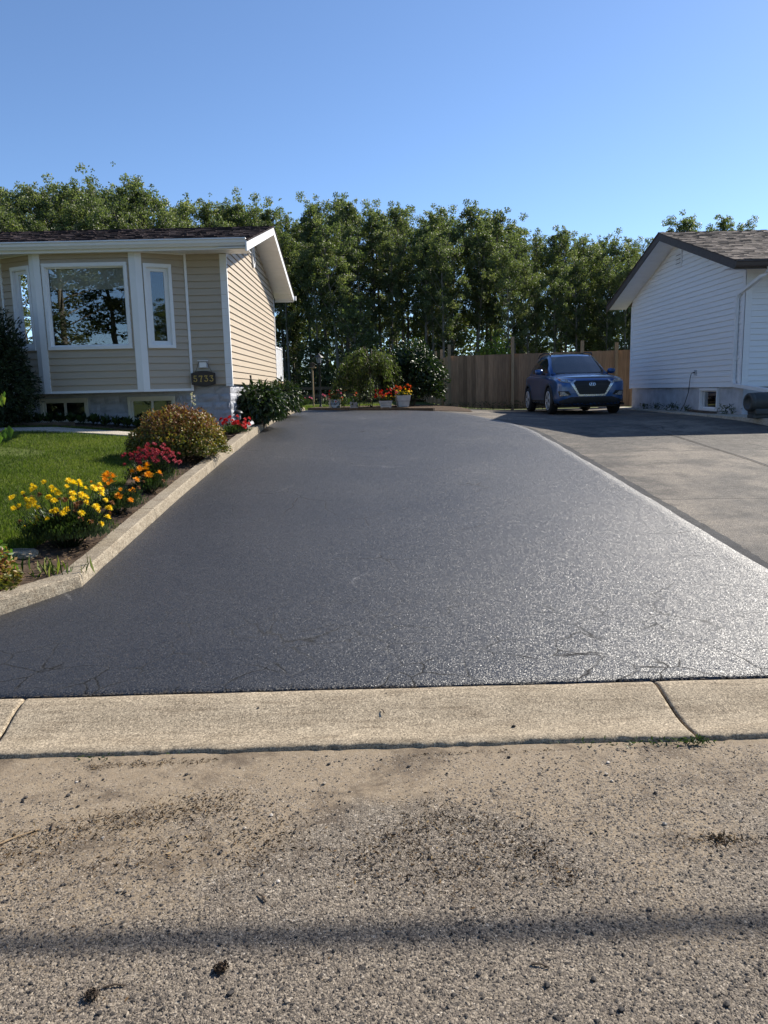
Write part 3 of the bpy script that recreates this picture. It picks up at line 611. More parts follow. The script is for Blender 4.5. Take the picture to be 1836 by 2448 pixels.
def shingles(parent, name, A, B, up, width_rows, expo, mat, Nn, thick=.012, seed=1):
    """A,B: ends of the eave line; up: unit upslope vector; tabs laid in courses"""
    r = random.Random(seed); A = Vector(A); B = Vector(B); up = Vector(up); Nn = Vector(Nn); D = (B-A).normalized(); L_ = (B-A).length
    b = MB(); n = int(width_rows/expo)+1
    for i in range(n):
        s0 = i*expo; s1 = min(s0+expo*1.02, width_rows); u = -r.random()*.2
        if s1-s0 < .02: break
        while u < L_:
            w = r.uniform(.09, .24); a = max(u, 0); e = min(u+w, L_)
            if e-a > .01:
                th = thick*r.uniform(.55, 1.5); p = lambda uu, ss, o: A+D*uu+up*ss+Nn*o
                bs = s0-r.uniform(0, .008)
                b.add([p(a, bs, .001), p(e, bs, .001), p(a, bs, th), p(e, bs, th), p(a, s1, .003), p(e, s1, .003)], [(0, 1, 3, 2), (2, 3, 5, 4), (0, 2, 4), (1, 5, 3)], r.random())
            u += w
    return tag(b.build(name, mat, parent, fix=False), kind='stuff')

# --- beige house on the left --------------------------------------------------------------
LX, LY0, LY1, LZ = -2.687, 14.4, 21.0, 1.79
hl = empty('beige_house', (-6.5, 17.5, 1.0), 'beige vinyl sided bungalow with bay window, white trim and dark brown roof', 'house')
EV = 4.16; RY, RZB = 17.62, 5.10          # soffit height at the eave, ridge line under the rake board
slope = (RZB-4.09)/(RY-13.8)
def gable_clip(z, y0=LY0, y1=LY1):
    if z <= 4.30: return (0, y1-y0)
    t = (z-4.30)/(5.155-4.30); return ((RY-y0)*t, (y1-y0)-(y1-RY)*t)
siding(hl, 'side_wall', (LX, LY0, LZ), (0, 1, 0), (1, 0, 0), MT['beige'], LZ, 28, .1215, gable_clip)
FX = -11.5
siding(hl, 'front_wall', (FX, LY0, LZ), (1, 0, 0), (0, -1, 0), MT['beige'], LZ, 19, .125, lambda z: (0, -6.80-FX))
siding(hl, 'front_wall', (-3.42, LY0, LZ), (1, 0, 0), (0, -1, 0), MT['beige'], LZ, 19, .125, lambda z: (0, LX-.002+3.42))
# bay window body
BZ0, BZ1 = 1.70, 4.165; bf = 14.0
bay = [(-6.80, 14.4), (-6.0, bf), (-4.215, bf), (-3.41, 14.4)]
def facet(i):
    a = Vector((*bay[i], BZ0)); c = Vector((*bay[i+1], BZ0)); D = (c-a).normalized(); return a, D, Vector((D.y, -D.x, 0)), (c-a).length
hole = {1: (.13, 1.64, 2.465, 3.97), 2: (.125, .62, 2.47, 3.955), 0: (.30, .78, 2.47, 3.955)}
for i in range(3):
    a, D, Nn, L_ = facet(i); u0, u1, z0, z1 = hole[i]
    siding(hl, 'bay_wall', a, D, Nn, MT['beige'], BZ0, 20, (BZ1-BZ0)/20, lambda z, L_=L_: (0, L_), holes=[(u0+.05, u1-.05, z0+.05, z1-.05)])
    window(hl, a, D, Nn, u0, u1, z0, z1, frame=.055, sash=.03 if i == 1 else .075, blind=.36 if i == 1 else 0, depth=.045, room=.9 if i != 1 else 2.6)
    b = MB(); w = Vector((0, 0, 1))
    b.obox(a+D*L_/2+Nn*.012+w*.008, D, Nn, w, L_/2, .016, .022); b.build('sill_trim', MT['white'], hl)
    b = MB(); b.obox(a+D*L_/2+Nn*.012+w*(BZ1-BZ0-.012), D, Nn, w, L_/2, .017, .02); b.build('head_trim', MT['white'], hl)
for i, (x, y) in enumerate(bay):   # corner boards
    b = MB()
    for s_ in ((i-1, 1), (i, 0)):
        if 0 <= s_[0] < 3:
            a, D, Nn, L_ = facet(s_[0]); u = L_-.047 if s_[1] else .047; wd = .058 if i in (1, 2) else .022
            if i in (0, 3): u = L_-.02 if s_[1] else .02
            b.obox(a+D*u+Nn*.018+Vector((0, 0, (BZ1-BZ0)/2)), D, Nn, (0, 0, 1), wd, .014, (BZ1-BZ0)/2+.012)
    b.build('corner_board', MT['white'], hl)
b = MB(); b.add([(x, y, BZ0-.01) for x, y in bay]+[(bay[3][0], 14.45, BZ0-.01), (bay[0][0], 14.45, BZ0-.01)], [(5, 4, 3, 2, 1, 0)]); b.build('bay_underside', MT['beige'], hl)
# house corner boards
b = MB(); b.box(LX-.10, LX+.024, LY0-.024, LY0-.001, LZ-.03, 4.14); b.build('corner_board', MT['white'], hl)
b = MB(); b.box(LX+.001, LX+.025, LY0-.0235, LY0+.035, LZ-.03, 4.14); b.build('corner_board', MT['white'], hl)
b = MB(); b.box(LX+.001, LX+.028, LY1-.05, LY1+.02, LZ-.03, 4.14); b.build('corner_board', MT['white'], hl)
# foundation of painted ashlar-faced blocks
w1, w2 = (-6.33, -5.43), (-4.68, -3.78)
b = MB(); b.box(LX-.2, LX-.055, 14.47, 21.0, .5, LZ)
for (xa, xb, za, zb) in ((FX, w1[0]+.04, .5, LZ), (w1[1]-.04, w2[0]+.04, .5, LZ), (w2[1]-.04, LX-.2, .5, LZ), (w1[0]+.04, w1[1]-.04, .5, 1.16), (w2[0]+.04, w2[1]-.04, .5, 1.16), (w1[0]+.04, w1[1]-.04, 1.56, LZ), (w2[0]+.04, w2[1]-.04, 1.56, LZ)): b.box(xa, xb, 14.47, 14.6, za, zb)
b.build('foundation', MT['wfdn'], hl); fd = hl.children[-1]
def fblocks(par, O, D, Nn, L_, z0, z1, holes, hgt=.155):
    O = Vector(O); D = Vector(D); Nn = Vector(Nn); r = random.Random(4); z = z1; row = 0
    while z > z0:
        u = -r.random()*.35
        while u < L_:
            w = r.choice([.28, .4, .46, .55]); a, e = max(0, u), min(L_, u+w); za, zb = z-hgt, z
            u += w
            if e-a < .04: continue
            for h in holes:
                if a < h[1] and e > h[0] and za < h[3] and zb > h[2]:
                    if za < h[2] and False: pass
                    if a < h[0]: e = h[0]
                    elif e > h[1]: a = h[1]
                    else: a = e
            if e-a < .04: continue
            b = MB(); P_ = lambda uu, o, zz: O+D*uu+Nn*o+Vector((0, 0, zz)); g = .008; o = r.uniform(.016, .032)
            nx_, nz_ = 4, 3; vs = []
            for jz in range(nz_+1):
                for jx in range(nx_+1):
                    ed_ = jx in (0, nx_) or jz in (0, nz_)
                    vs.append(P_(a+g+(e-a-2*g)*jx/nx_, .004 if ed_ else o+r.uniform(-.012, .012), za+g+(hgt-2*g)*jz/nz_))
            b.add(vs, [(jz*(nx_+1)+jx, jz*(nx_+1)+jx+1, (jz+1)*(nx_+1)+jx+1, (jz+1)*(nx_+1)+jx) for jz in range(nz_) for jx in range(nx_)])
            b.build('stone_block', MT['wfdn'], par)
        z -= hgt; row += 1
fblocks(fd, (-7.6, 14.468, 0), (1, 0, 0), (0, -1, 0), LX-.056+7.6, .95, LZ-.01, [(7.6+w1[0], 7.6+w1[1], 1.12, 1.62), (7.6+w2[0], 7.6+w2[1], 1.12, 1.62)])
fblocks(fd, (LX-.053, 14.47, 0), (0, 1, 0), (1, 0, 0), 6.5, .95, LZ-.01, [])
for w in (w1, w2):
    window(hl, (-7.6, 14.47, 1.0), (1, 0, 0), (0, -1, 0), 7.6+w[0], 7.6+w[1], 1.12, 1.60, frame=.05, sash=.035, mull=7.6+(w[0]+w[1])/2, depth=.03, room=.5, name='basement_window', fmat='cream')
# soffits, fascia, gutter, roof
EX = LX+.52
b = MB()
for k in range(26):
    x1 = EX-.04-k*.3; b = MB(); b.box(x1-.296, x1, 13.83, 14.45, EV-.008+.001*(k % 2), EV+.006); b.build('soffit_panel', MT['white'], hl)
b = MB(); b.box(FX, EX-.03, 13.815, 13.83, EV-.04, EV+.14); b.build('fascia', MT['white'], hl)
def extr_x(bb, prof_, x0, x1): bb.prism([(x0, y, z) for y, z in prof_], (x0, 0, 0), (x1, 0, 0))
b = MB(); extr_x(b, [(13.815, EV+.01), (13.815, EV+.135), (13.70, EV+.135), (13.695, EV+.115), (13.715, EV+.10), (13.72, EV+.06), (13.745, EV+.03), (13.755, EV+.01)], FX, EX-.02); b.build('gutter', MT['white'], hl, fix=True)
up = Vector((0, 1, slope)).normalized(); dn = Vector((0, -1, slope)).normalized()
def rake_z(y): return 4.09+slope*((y-13.8) if y < RY else (2*RY-13.8-y))
YR = 2*RY-13.8
for (ya, yb) in ((13.76, RY), (RY, YR)):   # sloping soffit planks between wall and rake board
    n = int(abs(yb-ya)/.115)
    for k in range(n):
        y0 = ya+(yb-ya)*k/n; y1 = ya+(yb-ya)*(k+1)/n-.004; z0, z1 = rake_z(y0)+.05, rake_z(y1)+.05
        o = .002*(k % 2); b = MB()
        b.hexa([(LX+.004, y0, z0+o), (EX-.03, y0, z0+o), (EX-.03, y1, z1+o), (LX+.004, y1, z1+o), (LX+.004, y0, z0+.015), (EX-.03, y0, z0+.015), (EX-.03, y1, z1+.015), (LX+.004, y1, z1+.015)]); b.build('soffit_plank', MT['white'], hl)
for (ya, yb) in ((13.72, RY), (RY, YR+.04)):   # rake boards
    b = MB(); za, zb = (rake_z(ya), rake_z(yb)); t = .175
    b.hexa([(EX-.028, ya, za), (EX, ya, za), (EX, yb, zb), (EX-.028, yb, zb), (EX-.028, ya, za+t), (EX, ya, za+t), (EX, yb, zb+t), (EX-.028, yb, zb+t)]); b.build('rake_board', MT['white'], hl, fix=True)
b = MB(); b.box(LX+.002, EX-.03, YR-.02, YR+.01, rake_z(YR)-.02, rake_z(YR)+.15); b.build('rear_fascia', MT['white'], hl)
b = MB(); b.box(EX-.2, EX+.06, YR+.012, YR+.11, rake_z(YR)+.03, rake_z(YR)+.14); b.build('rear_gutter_end', MT['white'], hl)
b = MB(); t = .18
zr = RZB+t; ze = 4.09+t-.02
for ys_, y2 in ((13.74, RY), (YR+.06, RY)):
    z_e = zr-slope*abs(RY-ys_)
    b.hexa([(FX, ys_, z_e-.02), (EX+.015, ys_, z_e-.02), (EX+.015, RY, zr-.02), (FX, RY, zr-.02), (FX, ys_, z_e), (EX+.015, ys_, z_e), (EX+.015, RY, zr), (FX, RY, zr)])
roof = b.build('roof', MT['roofL'], hl, fix=True)
z_e = zr-slope*abs(RY-13.74)
shingles(roof, 'shingles', (FX, 13.73, z_e), (EX+.02, 13.73, z_e), up, (RY-13.73)/up.y, .14, MT['roofL'], Vector((0, -slope, 1)).normalized(), seed=2)
# oval gable vent
b = MB(); vy, vz = 17.62, 4.66; n = 24
ov = lambda a, k, o: (LX+o, vy+a*math.sin(2*math.pi*k/n), vz+a*1.55*math.cos(2*math.pi*k/n))
vs = [ov(.17, k, .02) for k in range(n)]+[ov(.17, k, .055) for k in range(n)]+[ov(.125, k, .055) for k in range(n)]+[ov(.125, k, .02) for k in range(n)]
b.add(vs, [(r_*n+k, r_*n+(k+1) % n, (r_+1)*n+(k+1) % n, (r_+1)*n+k) for r_ in range(3) for k in range(n)]); gv = b.build('gable_vent', MT['white'], hl, fix=True)
for k in range(7):
    z = vz-.15+k*.05; h = .12*math.sqrt(max(.02, 1-((z-vz)/.19)**2)); b = MB(); b.obox((LX+.035, vy, z), (0, 1, 0), (.8, 0, -.6), (.6, 0, .8), h, .02, .003); b.build('louvre', MT['white'], gv)
# meter pipe low on the side wall, and small junction cover
b = MB(); b.tube([(LX+.03, 16.45, 1.75), (LX+.03, 16.45, 2.0)], .02); b.build('hose_pipe', MT['dark'], hl)
# rear deck railing
dk = empty('deck_railing', (-2.75, 22.0, 1.9), 'white deck railing with close pickets at the rear corner of the beige house', 'railing')
for y in (21.12, 22.85): MB().box(-2.78, -2.72, y-.03, y+.03, 1.05, 2.95).build('post', MT['white'], dk)
for z in (1.98, 2.88): MB().box(-2.775, -2.725, 21.15, 22.82, z-.02, z+.02).build('rail', MT['white'], dk)
for k in range(21): MB().box(-2.76, -2.74, 21.19+k*.078, 21.235+k*.078, 2.0, 2.86).build('picket', MT['white'], dk)
MB().box(-5, -2.72, 21.05, 22.9, 1.83, 1.93).build('deck_floor', MT['post'], dk)

# house number sign and the doorbell-like light box it hangs from
dv = empty('wall_box', (-3.19, 14.38, 2.15), 'small grey outlet box with cover above the house number sign', 'outlet box')
MB().box(-3.275, -3.11, 14.335, 14.378, 2.10, 2.225).build('housing', MT['stucco'], dv, bevel=.008)
MB().box(-3.255, -3.13, 14.325, 14.334, 2.115, 2.205).build('cover', MT['white'], dv, bevel=.003)
MB().box(-3.285, -3.10, 14.30, 14.378, 2.227, 2.24).build('hood', MT['white'], dv)
sg = empty('house_number_sign', (-3.19, 14.33, 1.9), 'dark brown wooden sign with gold numbers 5733 hung on the corner', 'sign')
n = 10; top = []; bot = []
for k in range(n+1):
    u = k/n; x = -3.415+.45*u; top.append((x, 0, 2.005+.042*math.sin(math.pi*u))); bot.append((x, 0, 1.80-.042*math.sin(math.pi*u)))
poly = [(x, 14.29, z) for x, _, z in top]+[(x, 14.29, z) for x, _, z in reversed(bot)]
MT['signwood'] = simple('sign_wood', (.022, .012, .014), .4, .3, 6, 30, .001, stretch=(1, 1, 8)); MT['gold'] = simple('gold_paint', (.48, .33, .09), .45, .25, 40, 60, .0005, metal=.3)
MB().prism(poly, (0, 14.29, 0), (0, 14.312, 0)).build('board', MT['signwood'], sg, fix=True)
for x, z in ((-3.40, 1.985), (-2.98, 1.99), (-3.395, 1.815), (-2.965, 1.82)): MB().lathe([(0, 0), (.016, .0), (.016, .006), (.008, .012), (0, .013)], (0, 0, 0)).build('rosette', MT['blind'], sg, smooth=True); o = sg.children[-1]; o.location = Vector((x, 14.289, z))-origin(sg); o.rotation_euler = (R(90), 0, 0)
for x0, x1 in ((-3.33, -3.26), (-3.03, -3.12)): MB().tube([(x0, 14.30, 2.03), (x1, 14.33, 2.215)], .004, 5).build('cord', MT['dark'], sg)
def textmesh(body, size, extrude=.002, offset=0., shear=0.):
    cu_ = bpy.data.curves.new('text', 'FONT'); cu_.body = body; cu_.size = size; cu_.extrude = extrude; cu_.offset = offset; cu_.align_x = 'CENTER'; cu_.align_y = 'CENTER'; cu_.shear = shear; cu_.space_character = 1.0
    o = bpy.data.objects.new('text', cu_); COL.objects.link(o); bpy.context.view_layer.update()
    me = bpy.data.meshes.new_from_object(o.evaluated_get(bpy.context.evaluated_depsgraph_get())); bpy.data.objects.remove(o); bpy.data.curves.remove(cu_); return me
def digit(ch):
    """gold serif numerals drawn as thick strokes: list of polylines (x,z,width) in a 1x1.6 box"""
    arc = lambda cx, cz, r_, a0, a1, n=9, sq=1.: [(cx+r_*math.cos(R(a0+(a1-a0)*k/n)), cz+r_*sq*math.sin(R(a0+(a1-a0)*k/n))) for k in range(n+1)]
    if ch == '5': return [([(.2, 1.5), (.85, 1.5)], .22), ([(.22, 1.5), (.2, .95)], .12), (arc(.48, .52, .42, 130, -150, 12, 1.0), .20), ([(.12, .33), (.16, .25)], .3)]
    if ch == '7': return [([(.1, 1.48), (.95, 1.48)], .24), ([(.13, 1.5), (.1, 1.2)], .12), ([(.92, 1.45), (.62, .8), (.5, .1)], .22), ([(.3, .06), (.72, .06)], .12)]
    return [([(.15, 1.48), (.88, 1.48)], .22), ([(.17, 1.5), (.13, 1.25)], .12), ([(.86, 1.45), (.42, .95)], .14), (arc(.48, .52, .42, 100, -150, 12, 1.0), .20), ([(.12, .33), (.16, .25)], .3)]
for k, ch in enumerate('5733'):
    b = MB(); s_ = .072
    for pl, w in digit(ch):
        w *= .5
        for (x0, z0), (x1, z1) in zip(pl[:-1], pl[1:]):
            d = Vector((x1-x0, 0, z1-z0)); l_ = d.length; d /= max(l_, 1e-6); nn = Vector((-d.z, 0, d.x))
            c = Vector((-3.375+k*.1005+(x0+x1)/2*s_, 14.2865, 1.845+(z0+z1)/2*s_+.002))
            b.obox(c, d, nn, (0, 1, 0), (l_/2+.02)*s_, w*s_, .0032+.0001*len(b.f) % .001)
    b.build('number', MT['gold'], sg)

# --- white house on the right ---------------------------------------------------------------
WX, WY0, WY1, WZ = 7.93, 16.4, 23.6, 1.50
hr = empty('white_house', (11, 20, .9), 'white vinyl sided bungalow with brown fascia and grey brown shingles', 'house')
RRY = 19.98; RB = 5.22; sl2 = (RB-3.87)/(RRY-15.75)
def wclip(z):
    if z <= 4.125: return (0, WY1-WY0)
    t = (z-4.125)/(5.275-4.125); return ((RRY-WY0)*t, (WY1-WY0)-(WY1-RRY)*t)
siding(hr, 'side_wall', (WX, WY0, WZ), (0, 1, 0), (-1, 0, 0), MT['wvinyl'], WZ, 31, .1225, wclip)
siding(hr, 'front_wall', (WX+.002, WY0, WZ), (1, 0, 0), (0, -1, 0), MT['wvinyl'], WZ, 20, .1228, lambda z: (0, 7.5))
MB().box(WX-.026, WX-.001, WY0-.025, WY0+.11, WZ-.01, 3.95).build('corner_board', MT['wvinyl'], hr)
MB().box(WX-.026, WX+.11, WY0-.0255, WY0-.0015, WZ-.01, 3.95).build('corner_board', MT['wvinyl'], hr)
MB().box(WX-.026, WX-.001, WY1-.08, WY1+.02, WZ-.01, 3.95).build('corner_board', MT['wvinyl'], hr)
bw = (17.55, 18.52)
b = MB()
for (y0, y1, z0, z1) in ((WY0+.03, bw[0]+.06, .5, WZ), (bw[1]-.06, WY1-.03, .5, WZ), (bw[0]+.06, bw[1]-.06, .5, .99)): b.box(WX+.05, WX+.2, y0, y1, z0, z1)
b.box(WX+.2, 15.4, WY0+.03, WY0+.2, .5, WZ); b.build('foundation', MT['stucco'], hr)
window(hr, (WX+.05, 0, .95), (0, 1, 0), (-1, 0, 0), bw[0], bw[1], .955, 1.485, frame=.05, sash=.035, depth=.06, room=.6, name='basement_window')
EXR = WX-.6
up2 = Vector((0, 1, sl2)).normalized(); YR2 = 2*RRY-15.75
rz2 = lambda y: 3.87+sl2*((y-15.75) if y < RRY else (2*RRY-15.75-y))
for (ya, yb) in ((15.78, RRY), (RRY, YR2-.03)):
    n = int(abs(yb-ya)/.115)
    for k in range(n):
        y0 = ya+(yb-ya)*k/n; y1 = ya+(yb-ya)*(k+1)/n-.003; z0, z1 = rz2(y0)+.05, rz2(y1)+.05; o = .002*(k % 2); b = MB()
        b.hexa([(EXR+.03, y0, z0+o), (WX-.004, y0, z0+o), (WX-.004, y1, z1+o), (EXR+.03, y1, z1+o), (EXR+.03, y0, z0+.015), (WX-.004, y0, z0+.015), (WX-.004, y1, z1+.015), (EXR+.03, y1, z1+.015)]); b.build('soffit_plank', MT['wvinyl'], hr)
for (ya, yb) in ((15.73, RRY), (RRY, YR2+.03)):
    b = MB(); za, zb = rz2(ya), rz2(yb); t = .19
    b.hexa([(EXR, ya, za), (EXR+.028, ya, za), (EXR+.028, yb, zb), (EXR, yb, zb), (EXR, ya, za+t), (EXR+.028, ya, za+t), (EXR+.028, yb, zb+t), (EXR, yb, zb+t)]); b.build('rake_board', MT['brown'], hr, fix=True)
MB().box(EXR+.03, 15.5, 15.74, 15.765, rz2(15.75)-.005, rz2(15.75)+.165).build('fascia', MT['brown'], hr)
b = MB(); e0 = rz2(15.75); extr_x(b, [(15.738, e0+.03), (15.738, e0+.16), (15.63, e0+.16), (15.628, e0+.14), (15.645, e0+.12), (15.66, e0+.06), (15.68, e0+.03)], EXR, 15.5); b.build('gutter', MT['brown'], hr, fix=True)
for k in range(18): MB().box(EXR+.06+k*.42, EXR+.475+k*.42, 15.77, 16.42, 3.945+.001*(k % 2), 3.96).build('soffit_panel', MT['wvinyl'], hr)
b = MB(); zr2 = RB+.195
for ys_ in (15.70, YR2+.06):
    ze2 = zr2-sl2*abs(RRY-ys_)
    b.hexa([(EXR-.02, ys_, ze2-.02), (15.6, ys_, ze2-.02), (15.6, RRY, zr2-.02), (EXR-.02, RRY, zr2-.02), (EXR-.02, ys_, ze2), (15.6, ys_, ze2), (15.6, RRY, zr2), (EXR-.02, RRY, zr2)])
roof2 = b.build('roof', MT['roofR'], hr, fix=True)
ze2 = zr2-sl2*abs(RRY-15.69)
shingles(roof2, 'shingles', (EXR-.025, 15.69, ze2), (15.6, 15.69, ze2), up2, (RRY-15.69)/up2.y, .14, MT['roofR'], Vector((0, -sl2, 1)).normalized(), thick=.014, seed=3)
# gable vent
MB().box(WX-.045, WX-.018, 19.86, 20.22, 4.56, 4.97).build('gable_vent', MT['wvinyl'], hr, bevel=.004); gv = hr.children[-1]
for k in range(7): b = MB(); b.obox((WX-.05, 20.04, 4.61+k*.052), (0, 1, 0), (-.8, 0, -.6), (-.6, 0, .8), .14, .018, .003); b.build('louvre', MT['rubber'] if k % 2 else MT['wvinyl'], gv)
# downspout: gutter outlet, elbow to the wall, drop, elbow and spout out to the barrel
def rect_tube(pts, w, d):
    b = MB(); pts = [Vector(p) for p in pts]; vs = []; n = len(pts)
    for i, p in enumerate(pts):
        t_ = (pts[min(i+1, n-1)]-pts[max(i-1, 0)]).normalized(); u = Vector((0, 1, 0)) if abs(t_.y) < .8 else Vector((1, 0, 0)); u = (u-t_*u.dot(t_)).normalized(); v = t_.cross(u)
        vs += [p+u*w+v*d, p-u*w+v*d, p-u*w-v*d, p+u*w-v*d]
    b.add(vs, [(4*i+k, 4*i+(k+1) % 4, 4*i+4+(k+1) % 4, 4*i+4+k) for i in range(n-1) for k in range(4)]+[(3, 2, 1, 0), tuple(4*(n-1)+k for k in range(4))]); return b
ds = rect_tube([(8.02, 15.69, e0+.06), (8.02, 15.69, e0-.06), (7.96, 15.85, e0-.14), (7.87, 16.6, 3.48), (7.865, 16.68, 3.38), (7.865, 16.68, 1.66), (7.86, 16.62, 1.56), (7.86, 16.52, 1.53)], .042, .034).build('downspout', MT['wvinyl'], hr, fix=True)
rect_tube([(7.86, 16.60, 1.545), (7.58, 14.55, 1.43)], .045, .036).build('spout', MT['wvinyl'], ds, fix=True)
for z in (3.1, 2.1): MB().box(7.82, 7.915, 16.62, 16.74, z-.012, z+.012).build('strap', MT['wvinyl'], ds)
# concrete strip at the foot of the wall
tag(MB().box(7.35, WX+.1, 13.4, 25.0, .7, .915).build('wall_footing_strip', MT['slab'], bevel=.01), kind='structure')
# outlet with cord
ol = empty('wall_outlet', (WX-.03, 18.76, 1.86), 'small grey outdoor outlet on the white side wall', 'outlet')
MB().box(WX-.05, WX-.018, 18.70, 18.80, 1.80, 1.93).build('box', MT['stucco'], ol, bevel=.006)
MB().box(WX-.075, WX-.051, 18.73, 18.79, 1.85, 1.88).build('plug', MT['dark'], ol)
b = MB(); b.tube([(WX-.075, 18.76, 1.86), (WX-.10, 18.82, 1.85), (WX-.09, 18.90, 1.75), (WX-.085, 18.98, 1.4), (WX-.10, 19.15, 1.1), (WX-.14, 19.3, .925)], .009, 6)
tag(b.build('extension_cord', MT['dark'], base=(WX-.1, 19.1, .93), smooth=True), 'thin black cord hanging from the outlet down the white wall', 'cord')
b = MB(); b.obox((7.72, 17.9, .94), (.05, 1, .02), (1, -.05, 0), (0, 0, 1), .75, .07, .018); tag(b.build('loose_plank', MT['twig'], base=(7.72, 17.9, .93)), 'dark loose plank lying under the small basement window', 'plank')
# rain barrel lying on a stand by the corner
MT['barrel'] = simple('barrel_plastic', (.045, .05, .05), .5, .2, 5, 40, .001)
rb = empty('rain_barrel', (7.6, 14.5, .915), 'dark grey barrel lying on a stand at the corner of the white house', 'barrel')
b = MB(); b.lathe([(0, .03), (.10, .03), (.11, .0), (.16, .0), (.175, .02), (.18, .06), (.17, .075), (.18, .09), (.185, .45), (.18, .81), (.17, .83), (.18, .85), (.175, .95), (.15, .97), (0, .97)], (0, 0, 0), 36)
o = b.build('drum', MT['barrel'], smooth=True); o.parent = rb; o.rotation_euler = (0, R(90), R(4)); o.location = (-.47, -.02, .31)
MB().box(7.2, 8.2, 14.38, 14.62, .916, .99).build('base', MT['barrel'], rb, bevel=.015)
MB().box(7.22, 8.2, 14.33, 14.67, .985, 1.10).build('cradle', MT['barrel'], rb, bevel=.03)
# ------------------------------------------------------------------ fence
def fence_board(parent, name, c, along, w, z0, z1, th, mat, tint):
    b = MB(); a = Vector(along); nn = Vector((-a.y, a.x, 0)); c = Vector((c[0], c[1], (z0+z1)/2))
    b.obox(c, a, nn, (0, 0, 1), w/2, th/2, (z1-z0)/2, tint); return b.build(name, mat, parent)
fn = empty('cedar_fence', (5.2, 25.0, .95), 'new cedar board fence with tall uncut posts beside the parked car', 'fence')
x = 2.47; r = random.Random(5)
while x < 8.7:
    w = r.choice([.135, .138, .14]); g = r.choice([.002, .003, .003, .004, .007])
    if x+w > 8.75: break
    ft = lambda xx: 2.665+(xx-2.4)*.012
    fence_board(fn, 'fence_board', (x+w/2, 25.0+r.uniform(-.003, .003)), (1, 0, 0), w, gz(x, 25)+.03, ft(x)+r.uniform(-.006, .006), .018, MT['cedar'], r.random()); x += w+g
for px_, top in ((2.45, 3.03), (4.51, 3.235), (6.78, 3.06), (7.90, 2.98)):
    fence_board(fn, 'fence_post', (px_, 24.94), (1, 0, 0), .092, .85, top, .092, MT['post'], .5)
for z in (1.25, 1.85, 2.45): MB().box(2.4, 8.7, 25.02, 25.06, z-.045, z+.045).build('rail', MT['cedar'], fn)
fs_ = empty('side_fence', (2.5, 31, 1.0), 'cedar board fence running back towards the wood behind the dark bush', 'fence')
y = 25.06
while y < 37.5:
    w = r.choice([.135, .138, .14])
    fence_board(fs_, 'fence_board', (2.50+r.uniform(-.004, .004), y+w/2), (0, 1, 0), w, gz(2.5, y)+.02, 2.70+.0045*(y-25)+r.uniform(-.008, .008), .018, MT['cedar'], r.random()); y += w+.004
for yy_, top in ((27.6, 3.02), (30.2, 3.1), (32.6, 3.12), (35.0, 3.15), (37.3, 3.2)):
    fence_board(fs_, 'fence_post', (2.43, yy_), (0, 1, 0), .092, .95, top, .092, MT['post'], .5)

# ------------------------------------------------------------------ car
def carpaint():
    m, t, b, o = nt('blue_car_paint'); co = coords(t)
    L(t, ramp(t, noise_(t, co, 3, 3), [(.3, (.022, .088, .26)), (.7, (.028, .10, .29))]), b.inputs['Base Color'])
    b.inputs['Metallic'].default_value = .45; b.inputs['Roughness'].default_value = .32; b.inputs['Coat Weight'].default_value = 1.0; b.inputs['Coat Roughness'].default_value = .04
    return m
MT['paint'] = carpaint(); MT['chrome'] = simple('satin_silver', (.62, .63, .65), .25, .05, 5, 30, 0, metal=1.)
MT['carglass'] = simple('car_glass', (.018, .022, .025), .06, .2, 3, 10, 0, spec=.9); MT['lens'] = simple('lamp_lens', (.30, .31, .32), .12, .3, 30, 40, .002, spec=.8); MT['amber'] = simple('amber_lens', (.6, .12, .03), .2, .1, 20, 40, 0)
MT['clad'] = simple('grey_black_cladding', (.028, .028, .03), .6, .15, 8, 200, .0008); MT['alloy'] = simple('alloy_wheel', (.72, .73, .75), .35, .06, 5, 30, 0, metal=.35)
MT['tyre'] = simple('tyre_rubber', (.016, .016, .017), .8, .2, 12, 80, .002)
CX, CY = 5.52, 21.55; CZ = gz(CX, CY)+.006
car = empty('parked_car', (CX, CY, CZ), 'blue compact SUV parked nose out in front of the cedar fence', 'car')
CO = Vector((CX, CY, CZ))
ST = [(-2.235, .60, .34, .76, .78), (-2.19, .76, .25, .85, .87), (-2.08, .865, .215, .915, .945), (-1.85, .905, .20, .95, .995), (-1.34, .925, .20, .985, 1.06), (-.8, .925, .20, 1.01, 1.10), (0, .925, .21, 1.03, 1.10), (.9, .925, .21, 1.05, 1.10), (1.5, .915, .23, 1.075, 1.11), (1.95, .885, .28, 1.08, 1.11), (2.17, .82, .35, 1.03, 1.06), (2.24, .70, .42, .95, .97)]
vs = []; sec = 13
for (y, w, zb, zs, zt) in ST:
    half = [(.0, zb), (w*.80, zb), (w*.965, zb+.07), (w, zb+.30), (w*.985, zs-.22), (w*.995, zs-.10), (w*.93, zs-.005), (w*.62, zt-.012), (0, zt)]
    ring = half+[(-a, c) for a, c in half[-2:0:-1]]
    vs += [CO+Vector((a, y, c)) for a, c in ring]
nr_ = len(ring); fs = [(i*nr_+k, i*nr_+(k+1) % nr_, (i+1)*nr_+(k+1) % nr_, (i+1)*nr_+k) for i in range(len(ST)-1) for k in range(nr_)]
fs += [tuple(range(nr_-1, -1, -1)), tuple((len(ST)-1)*nr_+k for k in range(nr_))]
b = MB(); b.add(vs, fs); body = b.build('body', MT['paint'], car, smooth=True, fix=True)
md = body.modifiers.new('s', 'SUBSURF'); md.levels = 2; md.render_levels = 2
WH = [(-1.36, -1), (-1.36, 1), (1.31, -1), (1.31, 1)]
b = MB()
